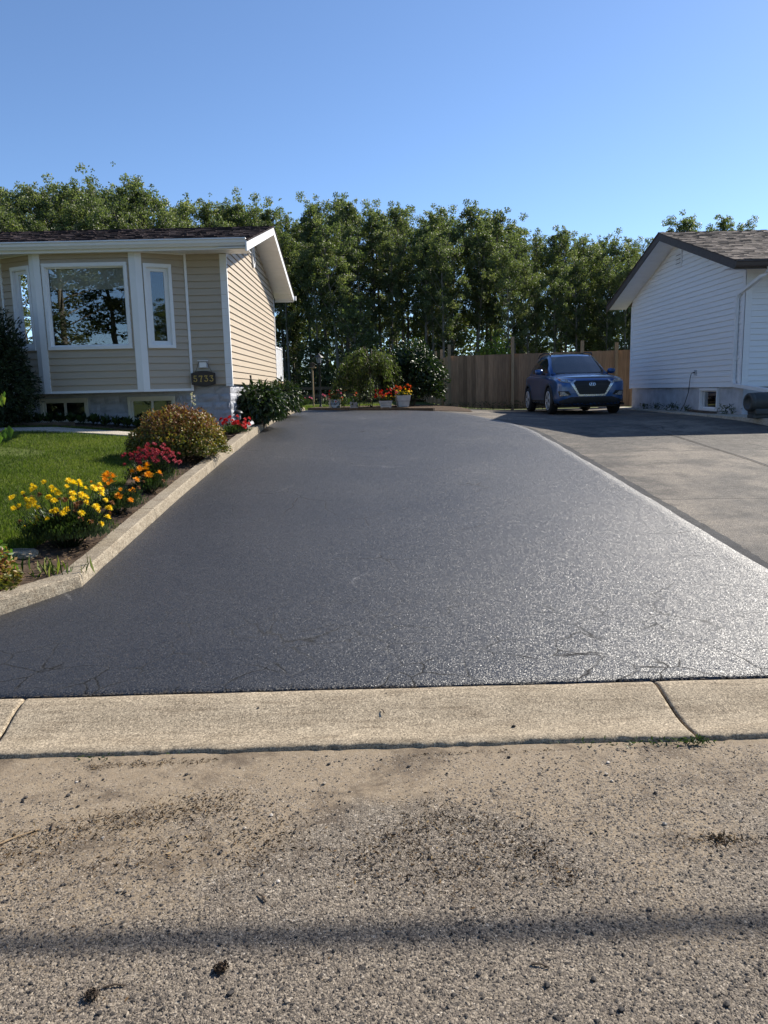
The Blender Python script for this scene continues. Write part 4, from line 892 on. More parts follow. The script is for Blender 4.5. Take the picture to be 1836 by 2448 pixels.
for (y, sx_) in WH:
    cc = CO+Vector((0, y, .365)); b.tube([cc+Vector((sx_*.62, 0, 0)), cc+Vector((sx_*1.2, 0, 0))], .405, 28)
cut = b.build('cut', MT['clad'], fix=True); bo = body.modifiers.new('b', 'BOOLEAN'); bo.object = cut; bo.operation = 'DIFFERENCE'; bo.solver = 'EXACT'; bo.material_mode = 'TRANSFER'
bpy.context.view_layer.update(); dg = bpy.context.evaluated_depsgraph_get()
me = bpy.data.meshes.new_from_object(body.evaluated_get(dg)); body.modifiers.clear(); body.data = me; bpy.data.objects.remove(cut)
# cabin
CS = [(-1.02, .76, 1.02, .74, 1.055), (-.55, .80, 1.02, .675, 1.325), (-.10, .82, 1.02, .605, 1.565), (.15, .825, 1.03, .60, 1.605), (.7, .825, 1.04, .595, 1.625), (1.2, .815, 1.05, .58, 1.60), (1.65, .79, 1.06, .55, 1.53), (1.9, .77, 1.07, .60, 1.36), (2.12, .72, 1.08, .68, 1.12)]
vs = []
for (y, wb, zb, wt, zt) in CS:
    half = [(wb, zb-.05), (wb-.01, zb+.02), (wb*.45+wt*.55+.022, zb*.45+zt*.55), (wt+.02, zt-.045), (wt-.06, zt-.004), (wt*.5, zt+.018), (0, zt+.026)]
    ring = half+[(-a, c) for a, c in half[-2::-1]]; vs += [CO+Vector((a, y, c)) for a, c in ring]
n_ = len(ring); fs = [(i*n_+k, i*n_+k+1, (i+1)*n_+k+1, (i+1)*n_+k) for i in range(len(CS)-1) for k in range(n_-1)]
b = MB(); b.add(vs, fs+[tuple(range(n_)), tuple((len(CS)-1)*n_+k for k in range(n_-1, -1, -1))]); cab = b.build('cabin', MT['paint'], car, smooth=True, fix=True)
def bvh_of(*os_):
    v = []; f = []
    for o in os_:
        k = len(v); v += [x.co.copy() for x in o.data.vertices]; f += [[k+i for i in p.vertices] for p in o.data.polygons]
    return BVHTree.FromPolygons(v, f)
BV = bvh_of(body, cab)
def patch(name, poly, mat, parent, mode='front', off=.006, cuts=4, thick=.006):
    """planar outline pressed onto the car's skin; front: (x,z) along +y; left/right: (y,z) along x; top: (x,y)"""
    bm = bmesh.new(); f = bm.faces.new([bm.verts.new((a, c, 0)) for a, c in poly]); bmesh.ops.triangulate(bm, faces=[f])
    for _ in range(cuts):
        es = [e for e in bm.edges if e.calc_length() > .05]
        if es: bmesh.ops.subdivide_edges(bm, edges=es, cuts=1); bmesh.ops.triangulate(bm, faces=bm.faces[:])
    for v in bm.verts:
        a, c = v.co.x, v.co.y
        if mode == 'front': o_, d_ = Vector((a, -4, c)), Vector((0, 1, 0))
        elif mode == 'top': o_, d_ = Vector((a, c, 4)), Vector((0, 0, -1))
        else: sgn = -1 if mode == 'left' else 1; o_, d_ = Vector((sgn*3, a, c)), Vector((-sgn, 0, 0))
        h, nn, _, _ = BV.ray_cast(o_, d_)
        v.co = (h if h is not None else o_+d_*(1.9 if mode == 'front' else 2.1))-d_*off
    bmesh.ops.recalc_face_normals(bm, faces=bm.faces); me = bpy.data.meshes.new(name); bm.to_mesh(me); bm.free(); me.polygons.foreach_set('use_smooth', np.ones(len(me.polygons), bool)); me.materials.append(mat)
    return link(name, me, parent)
mir = lambda p: [(-a, c) for a, c in p][::-1]
patch('windscreen', [(-.69, 1.085), (.69, 1.085), (.655, 1.30), (.565, 1.535), (0, 1.555), (-.565, 1.535), (-.655, 1.30)], MT['carglass'], car, off=.008)
patch('wiper_cowl', [(-.72, 1.045), (.72, 1.045), (.70, 1.08), (-.70, 1.08)], MT['clad'], car, off=.010)
for md_, s_ in (('left', -1), ('right', 1)):
    patch('side_window', [(-.66, 1.09), (.30, 1.085), (.30, 1.50), (-.05, 1.50), (-.38, 1.33)], MT['carglass'], car, md_)
    patch('side_window', [(.36, 1.085), (1.22, 1.11), (1.22, 1.47), (.36, 1.50)], MT['carglass'], car, md_)
    patch('quarter_window', [(1.28, 1.13), (1.72, 1.20), (1.60, 1.36), (1.28, 1.46)], MT['carglass'], car, md_)
    patch('sill_cladding', [(-.95, .22), (.92, .22), (.92, .36), (-.95, .36)], MT['clad'], car, md_, off=.010)
    patch('sill_strip', [(-.85, .27), (.85, .27), (.85, .31), (-.85, .31)], MT['chrome'], car, md_, off=.016)
    for yy_ in (-.62, .33, 1.05): patch('door_seam', [(yy_, .38), (yy_+.008, .38), (yy_+.008, 1.05), (yy_, 1.05)], MT['dark'], car, md_, off=.002)
    for yy_ in (.12, 1.02): patch('door_handle', [(yy_-.1, .885), (yy_+.1, .895), (yy_+.1, .93), (yy_-.1, .92)], MT['paint'], car, md_, off=.026)
    # mirror
    b = MB(); b.lathe([(0, -.075), (.07, -.06), (.10, 0), (.085, .06), (0, .075)], CO+Vector((s_*1.0, -.55, 1.12)), 14, sx=1.15, sy=.7); b.build('mirror', MT['paint'], car, smooth=True)
    b = MB(); b.tube([CO+Vector((s_*.82, -.56, 1.06)), CO+Vector((s_*.93, -.555, 1.085))], .03); b.build('mirror_arm', MT['clad'], car)
    # roof rail
    b = MB(); b.tube([CO+Vector((s_*.58, -.12, 1.57)), CO+Vector((s_*.585, -.0, 1.635)), CO+Vector((s_*.58, .6, 1.675)), CO+Vector((s_*.56, 1.3, 1.645)), CO+Vector((s_*.54, 1.6, 1.57))], .018, 8); b.build('roof_rail', MT['dark'], car, smooth=True)
patch('sunroof', [(-.47, -.02), (.47, -.02), (.47, .95), (-.47, .95)], MT['carglass'], car, 'top', off=.004)
patch('bumper_cladding', [(-.86, .225), (.86, .225), (.88, .33), (.60, .33), (.52, .45), (-.52, .45), (-.60, .33), (-.88, .33)], MT['clad'], car, off=.004)
patch('lower_intake', [(-.50, .30), (.50, .30), (.44, .42), (-.44, .42)], MT['dark'], car, off=.012)
gr = patch('grille', [(-.335, .50), (.335, .50), (.47, .79), (.42, .855), (-.42, .855), (-.47, .79)], MT['dark'], car, off=.010, cuts=5)
for zz, h_ in ((.56, .37), (.62, .40), (.68, .43), (.74, .45), (.80, .45)): patch('grille_bar', [(-h_, zz), (h_, zz), (h_, zz+.014), (-h_, zz+.014)], MT['clad'], gr, off=.02)
patch('grille_surround', [(-.335, .465), (.335, .465), (.36, .51), (-.36, .51)], MT['chrome'], car, off=.016)
for m_ in (lambda p: p, mir):
    patch('grille_surround', m_([(.335, .465), (.56, .80), (.425, .885), (.40, .86), (.475, .80), (.32, .51)]), MT['chrome'], car, off=.017)
    hd = patch('headlight', m_([(.475, .815), (.52, .80), (.78, .83), (.86, .93), (.80, .955), (.66, .915)]), MT['lens'], car, off=.010)
    patch('lamp_bezel', m_([(.50, .825), (.60, .82), (.62, .865), (.56, .86)]), MT['chrome'], hd, off=.016)
    patch('lamp_bezel', m_([(.66, .84), (.75, .85), (.77, .90), (.68, .885)]), MT['chrome'], hd, off=.016)
    patch('turn_lamp', m_([(.78, .86), (.84, .92), (.80, .94), (.765, .90)]), MT['amber'], hd, off=.018)
    fg = patch('fog_recess', m_([(.52, .50), (.80, .46), (.84, .60), (.60, .60)]), MT['dark'], car, off=.008)
    patch('fog_lamp', m_([(.62, .515), (.79, .50), (.80, .575), (.70, .58)]), MT['lens'], fg, off=.018)
    patch('fog_trim', m_([(.60, .497), (.80, .48), (.80, .495), (.60, .512)]), MT['chrome'], fg, off=.022)
patch('hood_seam', [(-.80, .955), (-.4, .915), (.4, .915), (.80, .955), (.4, .923), (-.4, .923)], MT['dark'], car, off=.002)
# oval badge with a slanted letter
em = patch('badge', [(.078*math.cos(2*math.pi*k/20), .765+.042*math.sin(2*math.pi*k/20)) for k in range(20)], MT['dark'], car, off=.03, cuts=1)
for k in range(20):
    a0, a1 = 2*math.pi*k/20, 2*math.pi*(k+1)/20; q = lambda a, s_: (.085*s_*math.cos(a), .765+.047*s_*math.sin(a))
    patch('badge_ring', [q(a0, .86), q(a1, .86), q(a1, 1.02), q(a0, 1.02)], MT['chrome'], em, off=.034, cuts=0)
for pl in ([(-.052, .738), (-.032, .738), (-.008, .792), (-.03, .792)], [(.012, .738), (.034, .738), (.052, .792), (.03, .792)], [(-.03, .758), (.03, .763), (.032, .774), (-.026, .769)]): patch('badge_letter', pl, MT['chrome'], em, off=.036, cuts=0)
# wheels
def wheel(y, sx_):
    c = CO+Vector((sx_*.825, y, .355)); wl = None
    b = MB(); prof_ = [(.235, -.10), (.30, -.11), (.345, -.10), (.357, -.06), (.357, .06), (.347, .085), (.30, .098), (.25, .10)]
    b.lathe(prof_, (0, 0, 0), 36); t_ = b.build('wheel', MT['tyre'], smooth=True); t_.parent = car; t_.location = c-CO; t_.rotation_euler = (0, R(90)*sx_, 0)
    b = MB(); b.lathe([(.232, -.06), (.24, .06), (.25, .108), (.228, .110), (.218, .075), (.21, -.04), (0, -.04)], (0, 0, 0), 36); rm = b.build('rim', MT['alloy'], smooth=True); rm.parent = t_
    b = MB()
    for k in range(5):
        a = 2*math.pi*k/5+.3
        for da in (-.14, .14):
            d = Vector((math.cos(a+da), math.sin(a+da), 0)); tt = Vector((-d.y, d.x, 0)); b.obox(d*.125+Vector((0, 0, .092)), d, tt, (0, 0, 1), .10, .017, .018)
    b.lathe([(.055, .05), (.055, .105), (.0, .112)], (0, 0, 0), 16); sp = b.build('spokes', MT['alloy']); sp.parent = t_
    b = MB(); b.lathe([(.0, .0), (.21, .0)], (0, 0, -.02), 24); dk_ = b.build('brake_disc', MT['dark']); dk_.parent = t_
    b = MB(); n = 18; vs = []   # arch cladding
    for k in range(n+1):
        a = math.pi*(-.06+1.12*k/n)
        for rr, o in ((.385, .925), (.445, .935), (.445, .90)): vs.append(CO+Vector((sx_*o, y+rr*math.cos(a), .365+rr*math.sin(a))))
    b.add(vs, [(3*k+m_, 3*k+m_+1, 3*k+m_+4, 3*k+m_+3) for k in range(n) for m_ in range(2)]); b.build('wheel_arch', MT['clad'], car, smooth=True)
for y, s_ in WH: wheel(y, s_)
# underside
MB().box(CX-.75, CX+.75, CY-1.9, CY+1.9, CZ+.19, CZ+.24).build('underbody', MT['dark'], car)
# ------------------------------------------------------------------ trees
def aspen(seed, h=12., base=.36, rad=1.9, nl=12500, ls=.11, dead=0):
    r = np.random.default_rng(seed); b = MB(); tr = []
    n = 9; ph = r.random(2)*6.28; lean = r.normal(size=2)*.35
    for k in range(n+1):
        u = k/n; tr.append(Vector((lean[0]*u*u+.14*math.sin(ph[0]+u*5)*u, lean[1]*u*u+.14*math.sin(ph[1]+u*4)*u, h*.96*u)))
    b.tube(tr, [.125*(1-.86*k/n)+.008 for k in range(n+1)], 7)
    at = lambda z: tr[0].lerp(tr[-1], 0) if z <= 0 else tr[min(n-1, int(z/(h*.96)*n))].lerp(tr[min(n, int(z/(h*.96)*n)+1)], (z/(h*.96)*n) % 1)
    clumps = []
    nb = 30
    for k in range(nb):
        u = base+(1-base)*(k+.5*r.random())/nb; z0 = h*.96*min(u, .985); p0 = at(z0); a = k*2.4+r.normal()*.5
        f = (u-base)/(1-base); ln = rad*(.12+1.08*math.sin(math.pi*min(1, .14+.80*f))**.9)*(.7+.5*r.random())
        el = .55+.5*f+r.normal()*.12; d = Vector((math.cos(a)*math.cos(el), math.sin(a)*math.cos(el), math.sin(el)))
        p1 = p0+d*ln*.5+Vector((0, 0, .06*ln)); p2 = p0+d*ln+Vector((0, 0, .15*ln))
        b.tube([p0, p1, p2], [.034*(1-.6*f)+.006, .018, .006], 5, cap=False)
        for w in (.3, .5, .65, .8, .95, 1.08):
            q = p0.lerp(p2, w)+Vector(tuple(r.normal(size=3)*.2*ln)); clumps.append((q, .12+.17*ln*r.random(), 1.))
    clumps += [(at(h*.955)+Vector((0, 0, .1)), .28, 1.), (at(h*.93), .4, 1.)]
    # a few low dead branches / sparse lower leaves
    for k in range(8):
        z0 = h*(.08+.34*r.random()); a = r.random()*6.28; p0 = at(z0); ln = .5+.9*r.random(); p2 = p0+Vector((math.cos(a)*ln, math.sin(a)*ln, .25*ln)); b.tube([p0, p2], [.014, .004], 4, cap=False)
        if r.random() < .65: clumps.append((p2, .3, .8)); None
    wt = np.array([c[1]**2*c[2] for c in clumps]); cnt = np.maximum(6, (nl*wt/wt.sum())).astype(int)
    P = []; NN = []; T = []
    for (q, s_, _), m_ in zip(clumps, cnt):
        g = r.normal(size=(m_, 3)); g /= np.linalg.norm(g, axis=1, keepdims=True); rr = s_*r.random((m_, 1))**.45
        P.append(np.array(q)+g*rr*[1, 1, .8]); NN.append(g*.5+r.normal(size=(m_, 3))*.8); T.append(np.clip(.42+.2*r.normal()+.2*r.normal(size=m_), 0, 1))
    P = np.concatenate(P); NN = np.concatenate(NN); T = np.concatenate(T)
    tb = bpy.data.meshes.new('trunk'); tb.from_pydata(b.v, [], b.f); tb.polygons.foreach_set('use_smooth', np.ones(len(tb.polygons), bool)); tb.materials.append(MT['bark'])
    cm = leaves('crown', P, NN, ls, MT['leaf_aspen'], asp=.75, tint=T, fold=.2, dat=True, seed=seed)
    return tb, cm
VAR = [aspen(100+i, rad=(1.7, 2.0, 1.5, 2.1, 1.8, 1.6, 2.0)[i], base=(.38, .31, .44, .28, .36, .46, .34)[i]) for i in range(7)]
CH = {}
def place_tree(name, k, x, y, top, label, group, rs=1., cat='tree', z0=None):
    z0 = gz(x, min(y, 59))-.05 if z0 is None else z0
    h = top-z0; s_ = h/max(v.co.z for v in VAR[k % len(VAR)][1].vertices) if k not in CH else h/CH[k]
    CH[k] = h/s_
    e = empty(name, (x, y, z0), label, cat, group); e.rotation_euler = (0, 0, random.random()*6.28); e.scale = (s_*rs, s_*rs, s_)
    for nm, me in zip(('trunk', 'crown'), VAR[k % len(VAR)]):
        o = bpy.data.objects.new(nm, me); COL.objects.link(o); o.parent = e
    return e
# skyline of the wood, as height of the tree tops per metre of depth against bearing x/y
SK = [(-0.56, 0.272), (-0.503, 0.2722), (-0.461, 0.2738), (-0.43, 0.2697), (-0.41, 0.2654), (-0.394, 0.2725), (-0.374, 0.2869), (-0.361, 0.29), (-0.344, 0.2739), (-0.324, 0.2686), (-0.304, 0.2781), (-0.284, 0.2786), (-0.274, 0.2626), (-0.239, 0.2495), (-0.213, 0.2464), (-0.181, 0.2533), (-0.149, 0.2476), (-0.121, 0.2436), (-0.103, 0.2292), (-0.085, 0.2162), (-0.066, 0.2324), (-0.044, 0.2505), (-0.023, 0.2501), (-0.002, 0.2396), (0.029, 0.234), (0.061, 0.2323), (0.093, 0.2302), (0.114, 0.2418), (0.135, 0.2293), (0.161, 0.2252), (0.188, 0.2055), (0.215, 0.2074), (0.241, 0.1942), (0.263, 0.1953), (0.295, 0.1946), (0.316, 0.1839), (0.338, 0.182), (0.359, 0.1892), (0.38, 0.2091), (0.401, 0.2127), (0.415, 0.1982), (0.434, 0.1876), (0.444, 0.2077), (0.47, 0.2158), (0.487, 0.1967), (0.507, 0.1861), (0.56, 0.1851)]
skx = [a for a, _ in SK]; sky_ = [c for _, c in SK]
r = random.Random(21); nt_ = 0
for row, (yb, step, dz) in enumerate(((40.5, .034, -.006), (43.5, .030, 0.), (47, .036, -.004), (51, .055, -.014), (56, .07, -.022))):
    a = -.56+r.random()*step
    while a < .57:
        y = yb+r.uniform(-1.2, 1.2); x = a*y
        t_ = float(np.interp(a, skx, sky_))+dz+r.gauss(0, .005)
        if row == 0: t_ -= .02*r.random()+.012
        top = 1.6+t_*y
        lab = 'slender aspen in the tall wood behind the beige house' if a < -.115 else ('slender aspen in the wood between the two houses' if a < .30 else 'slender aspen in the wood behind the white house')
        place_tree('aspen_tree', r.randrange(7), x, y, top, lab, 'aspens of the wood behind the houses', rs=r.uniform(.78, 1.08)); nt_ += 1
        a += step*r.uniform(.7, 1.35)
UND = [aspen(150+i, h=5.5, base=.12, rad=1.5, nl=4200, ls=.14) for i in range(3)]
for i in range(30):
    a = -.14+.72*(i+r.random())/30 if i % 3 else -.56+.42*r.random(); y = r.choice([39.3, 42, 45.5, 49])+r.uniform(-.8, .8); x = a*y; s_ = r.uniform(.45, .95)
    e = empty('young_aspen', (x, y, gz(x, min(y, 59))-.05), 'bushy young aspen growing low between the trunks of the wood', 'tree', 'young aspens under the wood'); e.rotation_euler = (0, 0, r.random()*6.28); e.scale = (s_*1.15, s_*1.15, s_)
    for nm, me in zip(('trunk', 'crown'), UND[i % 3]):
        o = bpy.data.objects.new(nm, me); COL.objects.link(o); o.parent = e
# undergrowth of the wood
n = 34000; r2 = np.random.default_rng(31)
xx = r2.uniform(-26, 27, n); yy = 38.6+r2.random(n)*9
hh = np.array([.9+1.5*max(0, mnoise.noise((a*.35, c*.35, 2))+.25)+.8*max(0, mnoise.noise((a*1.1, c*1.1, 7))) for a, c in zip(xx, yy)])
P = np.stack([xx, yy, 1.05+hh*r2.random(n)**.6], 1)
tag(leaves('undergrowth', P, r2.normal(size=P.shape)+[0, 0, .4], .19, MT['leaf_dark'], asp=.6, seed=12), 'low leafy undergrowth at the foot of the wood', 'undergrowth', kind='stuff')
# far edge of the wood, a mass of leaves behind the trunks
n = 60000; xx = r2.uniform(-40, 42, n); yy = 60+r2.random(n)*8
hh = np.array([6.4+2.2*mnoise.noise((a*.3, 1, 2)) for a in xx]); zz = 1.1+hh*r2.random(n)**.85
keep = np.array([mnoise.noise((a*.7, z*.55, 3)) > -.42 for a, z in zip(xx, zz)])
P = np.stack([xx, yy, zz], 1)[keep]
tag(leaves('distant_wood', P, r2.normal(size=P.shape), .30, MT['leaf_dark'], asp=.7, seed=13), 'dense far side of the wood seen between the trunks', 'wood', kind='stuff')
# unseen street trees, mirrored in the bay window; row enlarged to darken house front
for i in range(26):
    x = -42+i*2.7+r.uniform(-.8, .8); y = -12-6*r.random(); top = (r.uniform(12, 15) if x < 3 else r.uniform(5.5, 8.5))
    place_tree('street_tree', r.randrange(7), x, y, top, 'leafy tree across the street, mirrored in the bay window, in a row thickened for shade', 'trees across the street', rs=1.7, z0=-.1)
for i, (x, y, top) in enumerate(((-22, 9, 7), (-25, 12, 8), (-24, 6, 7.5), (-29, 9, 9), (-27, 3, 8))):  # unseen trees added in place of a house to darken the left pane's reflection
    place_tree('added_side_tree', i, x, y, top, 'leafy tree added out of view to darken the reflection in the narrow left bay pane', 'trees added for the left pane reflection', rs=1.8, z0=.8)
# sapling behind the fence
def bush_pts(c, rx, ry, rz, n, seed, shell=.35, noisef=2.2, amp=.22, flat=.0):
    r = np.random.default_rng(seed); g = r.normal(size=(n, 3)); g /= np.linalg.norm(g, axis=1, keepdims=True); g[:, 2] = np.where(g[:, 2] < -flat, -g[:, 2]*.6, g[:, 2])
    bumpv = np.array([1+amp*mnoise.noise(Vector(v)*noisef+Vector((seed, 0, 0)))+amp*.6*mnoise.noise(Vector(v)*noisef*2.7+Vector((0, seed, 0))) for v in g])
    rr = (1-shell*r.random(n)**1.6)*bumpv
    return np.array(c)+g*np.stack([rr*rx, rr*ry, rr*rz], 1), g
def shrub(name, c, rx, ry, rz, n, size, mat, label, cat, seed, asp=.5, shell=.4, amp=.25, stems=9, outward=.7, axis_down=None, tint=None, flat=-.15, group=None, zlow=0.):
    e = empty(name, (c[0], c[1], c[2]), label, cat, group)
    P, g = bush_pts((c[0], c[1], c[2]+zlow), rx, ry, rz, n, seed, shell, amp=amp, flat=flat)
    r = np.random.default_rng(seed+1); NN = g*outward+r.normal(size=g.shape)*.6
    ax = None
    if axis_down is not None: ax = g*.6+np.array([0, 0, -axis_down])
    leaves('foliage', P, NN, size, MT[mat], e, asp=asp, seed=seed, axis=ax, tint=None if tint is None else tint(P, g, r))
    b = MB()
    for k in range(stems):
        a = 2*math.pi*k/stems+.4; q = Vector((math.cos(a)*rx*.62, math.sin(a)*ry*.62, rz*(.55+.35*random.random())+zlow)); p0 = Vector((math.cos(a)*.05, math.sin(a)*.05, -.02)); c0 = Vector(c)
        b.tube([c0+p0, c0+p0.lerp(q, .5)+Vector((0, 0, rz*.12)), c0+q], [.014, .009, .004], 5, cap=False)
    b.build('stems', MT['twig'], e, smooth=True); return e
shrub('young_tree', (6.05, 38.2, 1.1), .95, .9, 1.5, 1500, .20, 'leaf_lime', 'yellow green young tree in front of the wood above the fence', 'tree', 41, asp=.6, shell=.9, amp=.4, zlow=1.55)
# --- shrubs at the head of the driveway
gsh = gz(1.0, 23.2)+.03
shrub('round_shrub', (1.15, 23.6, gsh), .98, .9, 1.08, 9500, .13, 'leaf_lilac', 'dark round broadleaf shrub in front of the fence corner', 'shrub', 43, asp=.55, amp=.3, zlow=.80, shell=.6, flat=.5)
# weeping tree: trunk, arching branches, hanging leaf strings
wb = Vector((-.12, 22.7, gz(-.1, 22.7)+.03)); we = empty('weeping_tree', wb, 'small weeping tree with drooping yellow green leaves behind the planters', 'tree')
WS = 1.32
b = MB(); b.tube([wb, wb+Vector((.02, 0, .5)), wb+Vector((0, .02, 1.15)), wb+Vector((.05, 0, 1.75))], [.045, .035, .028, .012], 8)
P = []; A = []; r = np.random.default_rng(44)
for k in range(64):
    a = 2.4*k; f = r.random(); z0 = .75+.95*f; ln = WS*(.95-.45*f)*(.6+.5*r.random()); d = Vector((math.cos(a), math.sin(a), 0))
    p0 = wb+Vector((0, 0, z0*.9)); p1 = p0+d*ln*.5+Vector((0, 0, .28)); p2 = p0+d*ln+Vector((0, 0, .12)); p3 = p0+d*ln*1.08+Vector((0, 0, -.40-.45*r.random()))
    b.tube([p0, p1, p2, p3], [.010, .007, .004, .002], 4, cap=False)
    for (qa, qb, m_) in ((p1, p2, 26), (p2, p3, 40)):
        for q in range(m_): u = r.random(); pp = qa.lerp(qb, u)+Vector(tuple(r.normal(size=3)*.05)); P.append(pp); A.append((d.x*.3, d.y*.3, -1))
    for q in range(8):
        st = p1.lerp(p2, r.random()); L_ = .2+.35*r.random()
        for m_ in range(10): P.append(st+Vector((r.normal()*.02, r.normal()*.02, -L_*m_/10))); A.append((r.normal()*.3, r.normal()*.3, -1))
b.build('trunk', MT['twig'], we, smooth=True); P = np.array([tuple(p) for p in P]); leaves('crown', P, r.normal(size=P.shape), .095, MT['leaf_weep'], we, asp=.30, axis=np.array(A), seed=45)
# --- dark shrubs along the house side (big leaves drooping)
def droopy(name, c, rx, ry, rz, n, label, seed):
    return shrub(name, c, rx, ry, rz, n, .17, 'leaf_lilac', label, 'shrub', seed, asp=.34, shell=.6, amp=.28, stems=12, axis_down=.55, outward=.9, flat=.55, zlow=rz*.9)
droopy('leafy_shrub', (-2.34, 15.55, .93), .50, .70, .46, 2200, 'glossy dark shrub spilling over the kerb beside the house corner', 51)
droopy('leafy_shrub', (-2.28, 18.7, 1.05), .46, .8, .44, 1700, 'glossy dark shrub further back along the side wall of the beige house', 52)
# --- big spirea mound
def sp_t(P, g, r): return np.clip(.22+.6*np.clip(g[:, 2], 0, 1)**.9+.26*r.normal(size=len(P))*.8, 0, 1)
zsp = lawn_z(-2.9, 10.9)
shrub('spirea_bush', (-2.84, 10.9, zsp), .68, .62, .62, 14000, .05, 'leaf_spirea', 'large rounded spirea bush with rusty brown flower heads beside the driveway', 'bush', 53, asp=.6, shell=.32, amp=.2, tint=sp_t, zlow=.12, stems=14)
# --- cedar at the left edge
def cd_t(P, g, r): return np.clip(.4+.3*r.normal(size=len(P)), 0, 1)
shrub('cedar_shrub', (-7.0, 13.35, .95), 1.05, .6, 1.3, 19000, .10, 'leaf_cedar', 'tall dark cedar shrub in front of the bay window at the left edge', 'shrub', 54, asp=.28, shell=.35, amp=.22, tint=cd_t, zlow=1.0, flat=.7)
# --- shaded foundation plants: individual leafy clumps
for i in range(16):
    x = -6.3+i*.2; z = lawn_z(x, 13.75)
    e = empty('hosta_plant', (x, 13.8, z), 'dark leafy plant in the shaded row under the basement windows', 'plant', 'row of shade plants under the bay window')
    P = np.repeat([[x, 13.8, z+.02]], 26, 0)+np.random.default_rng(60+i).normal(size=(26, 3))*[.03, .03, .005]; rr = np.random.default_rng(80+i); aa = rr.random(26)*6.28; el = .5+rr.random(26)*.9
    ax = np.stack([np.cos(aa)*np.cos(el), np.sin(aa)*np.cos(el), np.sin(el)], 1); leaves('leaves', P+ax*.05, np.stack([-np.cos(aa)*np.sin(el), -np.sin(aa)*np.sin(el), np.cos(el)], 1), .15, MT['leaf_lilac'], e, asp=.5, axis=ax*4, seed=90+i)
    b = MB()
    for q in range(10): b.tube([(x, 13.8, z-.01), tuple(np.array([x, 13.8, z])+ax[q]*.12)], .004, 4, cap=False)
    b.build('stems', MT['leaf_mum'], e)

# ------------------------------------------------------------------ flowers
def bloom_mesh(name, rad, dome, layers, npet, mat, seed):
    r = np.random.default_rng(seed); P = []; A = []; NN = []; S = []
    for l_ in range(layers):
        f = l_/max(1, layers-1); m_ = int(npet*(1-.45*f))
        for k in range(m_):
            a = 2*math.pi*(k+.5*(l_ % 2)+r.random()*.4)/m_; el = f*1.35+.05
            d = np.array([math.cos(a)*math.cos(el), math.sin(a)*math.cos(el), math.sin(el)]); P.append(d*[.12*rad, .12*rad, dome*.25]+[0, 0, dome*.5*f]); A.append(d); S.append(rad*(1-.42*f)); NN.append([-math.cos(a)*math.sin(el), -math.sin(a)*math.sin(el), math.cos(el)])
    n = len(P); A = np.array(A)*6
    return leaves(name, np.array(P), np.array(NN), np.array(S), MT[mat], asp=.30, axis=A, fold=.12, dat=True, seed=seed, tint=np.random.default_rng(seed).random(n))
BM = {k: bloom_mesh('flower', .05, .045, 5, 20, k, i) for i, k in enumerate(('p_yellow', 'p_orange', 'p_maroon', 'p_red', 'p_coral', 'p_brown', 'p_white', 'p_pink'))}
def flowering(name, c, rx, ry, h, nleaf, lsize, blooms, label, seed, lmat='leaf_mum', cat='flowers', stems=12, fl_top=1.0, asp=.45, group=None):
    """blooms: list of (material, count, scale, height lo, height hi) on stems over a leafy mound"""
    e = empty(name, c, label, cat, group); c = Vector(c); r = np.random.default_rng(seed)
    P, g = bush_pts((c.x, c.y, c.z+h*.25), rx*1.0, ry*1.0, h*.80, int(nleaf*1.35), seed, .75, amp=.3, flat=.1)
    leaves('foliage', P, g*.5+r.normal(size=g.shape), lsize, MT[lmat], e, asp=asp, seed=seed)
    b = MB(); fl = []
    for (mk, cnt, sc, lo, hi) in blooms:
        for k in range(cnt):
            a = r.random()*6.28; q = math.sqrt(r.random()); z = h*(lo+(hi-lo)*r.random())*(1-.22*q*q)
            p = c+Vector((math.cos(a)*q*rx, math.sin(a)*q*ry, z)); fl.append((mk, p, sc*(.75+.5*r.random()), a, q))
            b.tube([c+Vector((math.cos(a)*q*rx*.2, math.sin(a)*q*ry*.2, 0)), c+Vector((math.cos(a)*q*rx*.7, math.sin(a)*q*ry*.7, z*.6)), p], [.004, .003, .0022], 4, cap=False)
    b.build('stems', MT['leaf_mum'], e)
    for mk, p, sc, a, q in fl:
        o = bpy.data.objects.new('flower', BM[mk]); COL.objects.link(o); o.parent = e; o.location = p-c; o.scale = (sc, sc, sc*.9)
        t_ = .25+.75*q*r.random(); o.rotation_euler = Vector((math.cos(a)*math.sin(t_), math.sin(a)*math.sin(t_)-.15, math.cos(t_))).to_track_quat('Z', 'Y').to_euler()
    return e
gl = lambda x, y: lawn_z(x, y)-.01
flowering('chrysanthemum', (-2.72, 6.5, gl(-2.7, 6.5)), .42, .36, .50, 5200, .05, [('p_yellow', 52, .55, .78, 1.2), ('p_yellow', 18, .52, .35, .8), ('p_brown', 22, .48, .55, 1.05)], 'chrysanthemum with many bright yellow flowers nearest the street', 71)
flowering('marigold', (-2.66, 7.65, gl(-2.66, 7.65)), .28, .27, .40, 2800, .045, [('p_orange', 10, .75, .5, 1.05), ('p_orange', 4, .4, .6, 1.1), ('p_brown', 3, .4, .5, 1.0)], 'orange marigold between the yellow and the maroon flowers', 72)
flowering('marigold', (-2.62, 8.65, gl(-2.62, 8.65)), .22, .18, .32, 1500, .045, [('p_orange', 9, .8, .6, 1.1), ('p_brown', 4, .4, .4, .9)], 'orange marigold in front of the maroon flowers', 73)
flowering('chrysanthemum', (-2.68, 8.98, gl(-2.68, 8.98)), .34, .28, .48, 2600, .05, [('p_maroon', 105, .5, .70, 1.1)], 'maroon chrysanthemum in front of the spirea bush', 74)
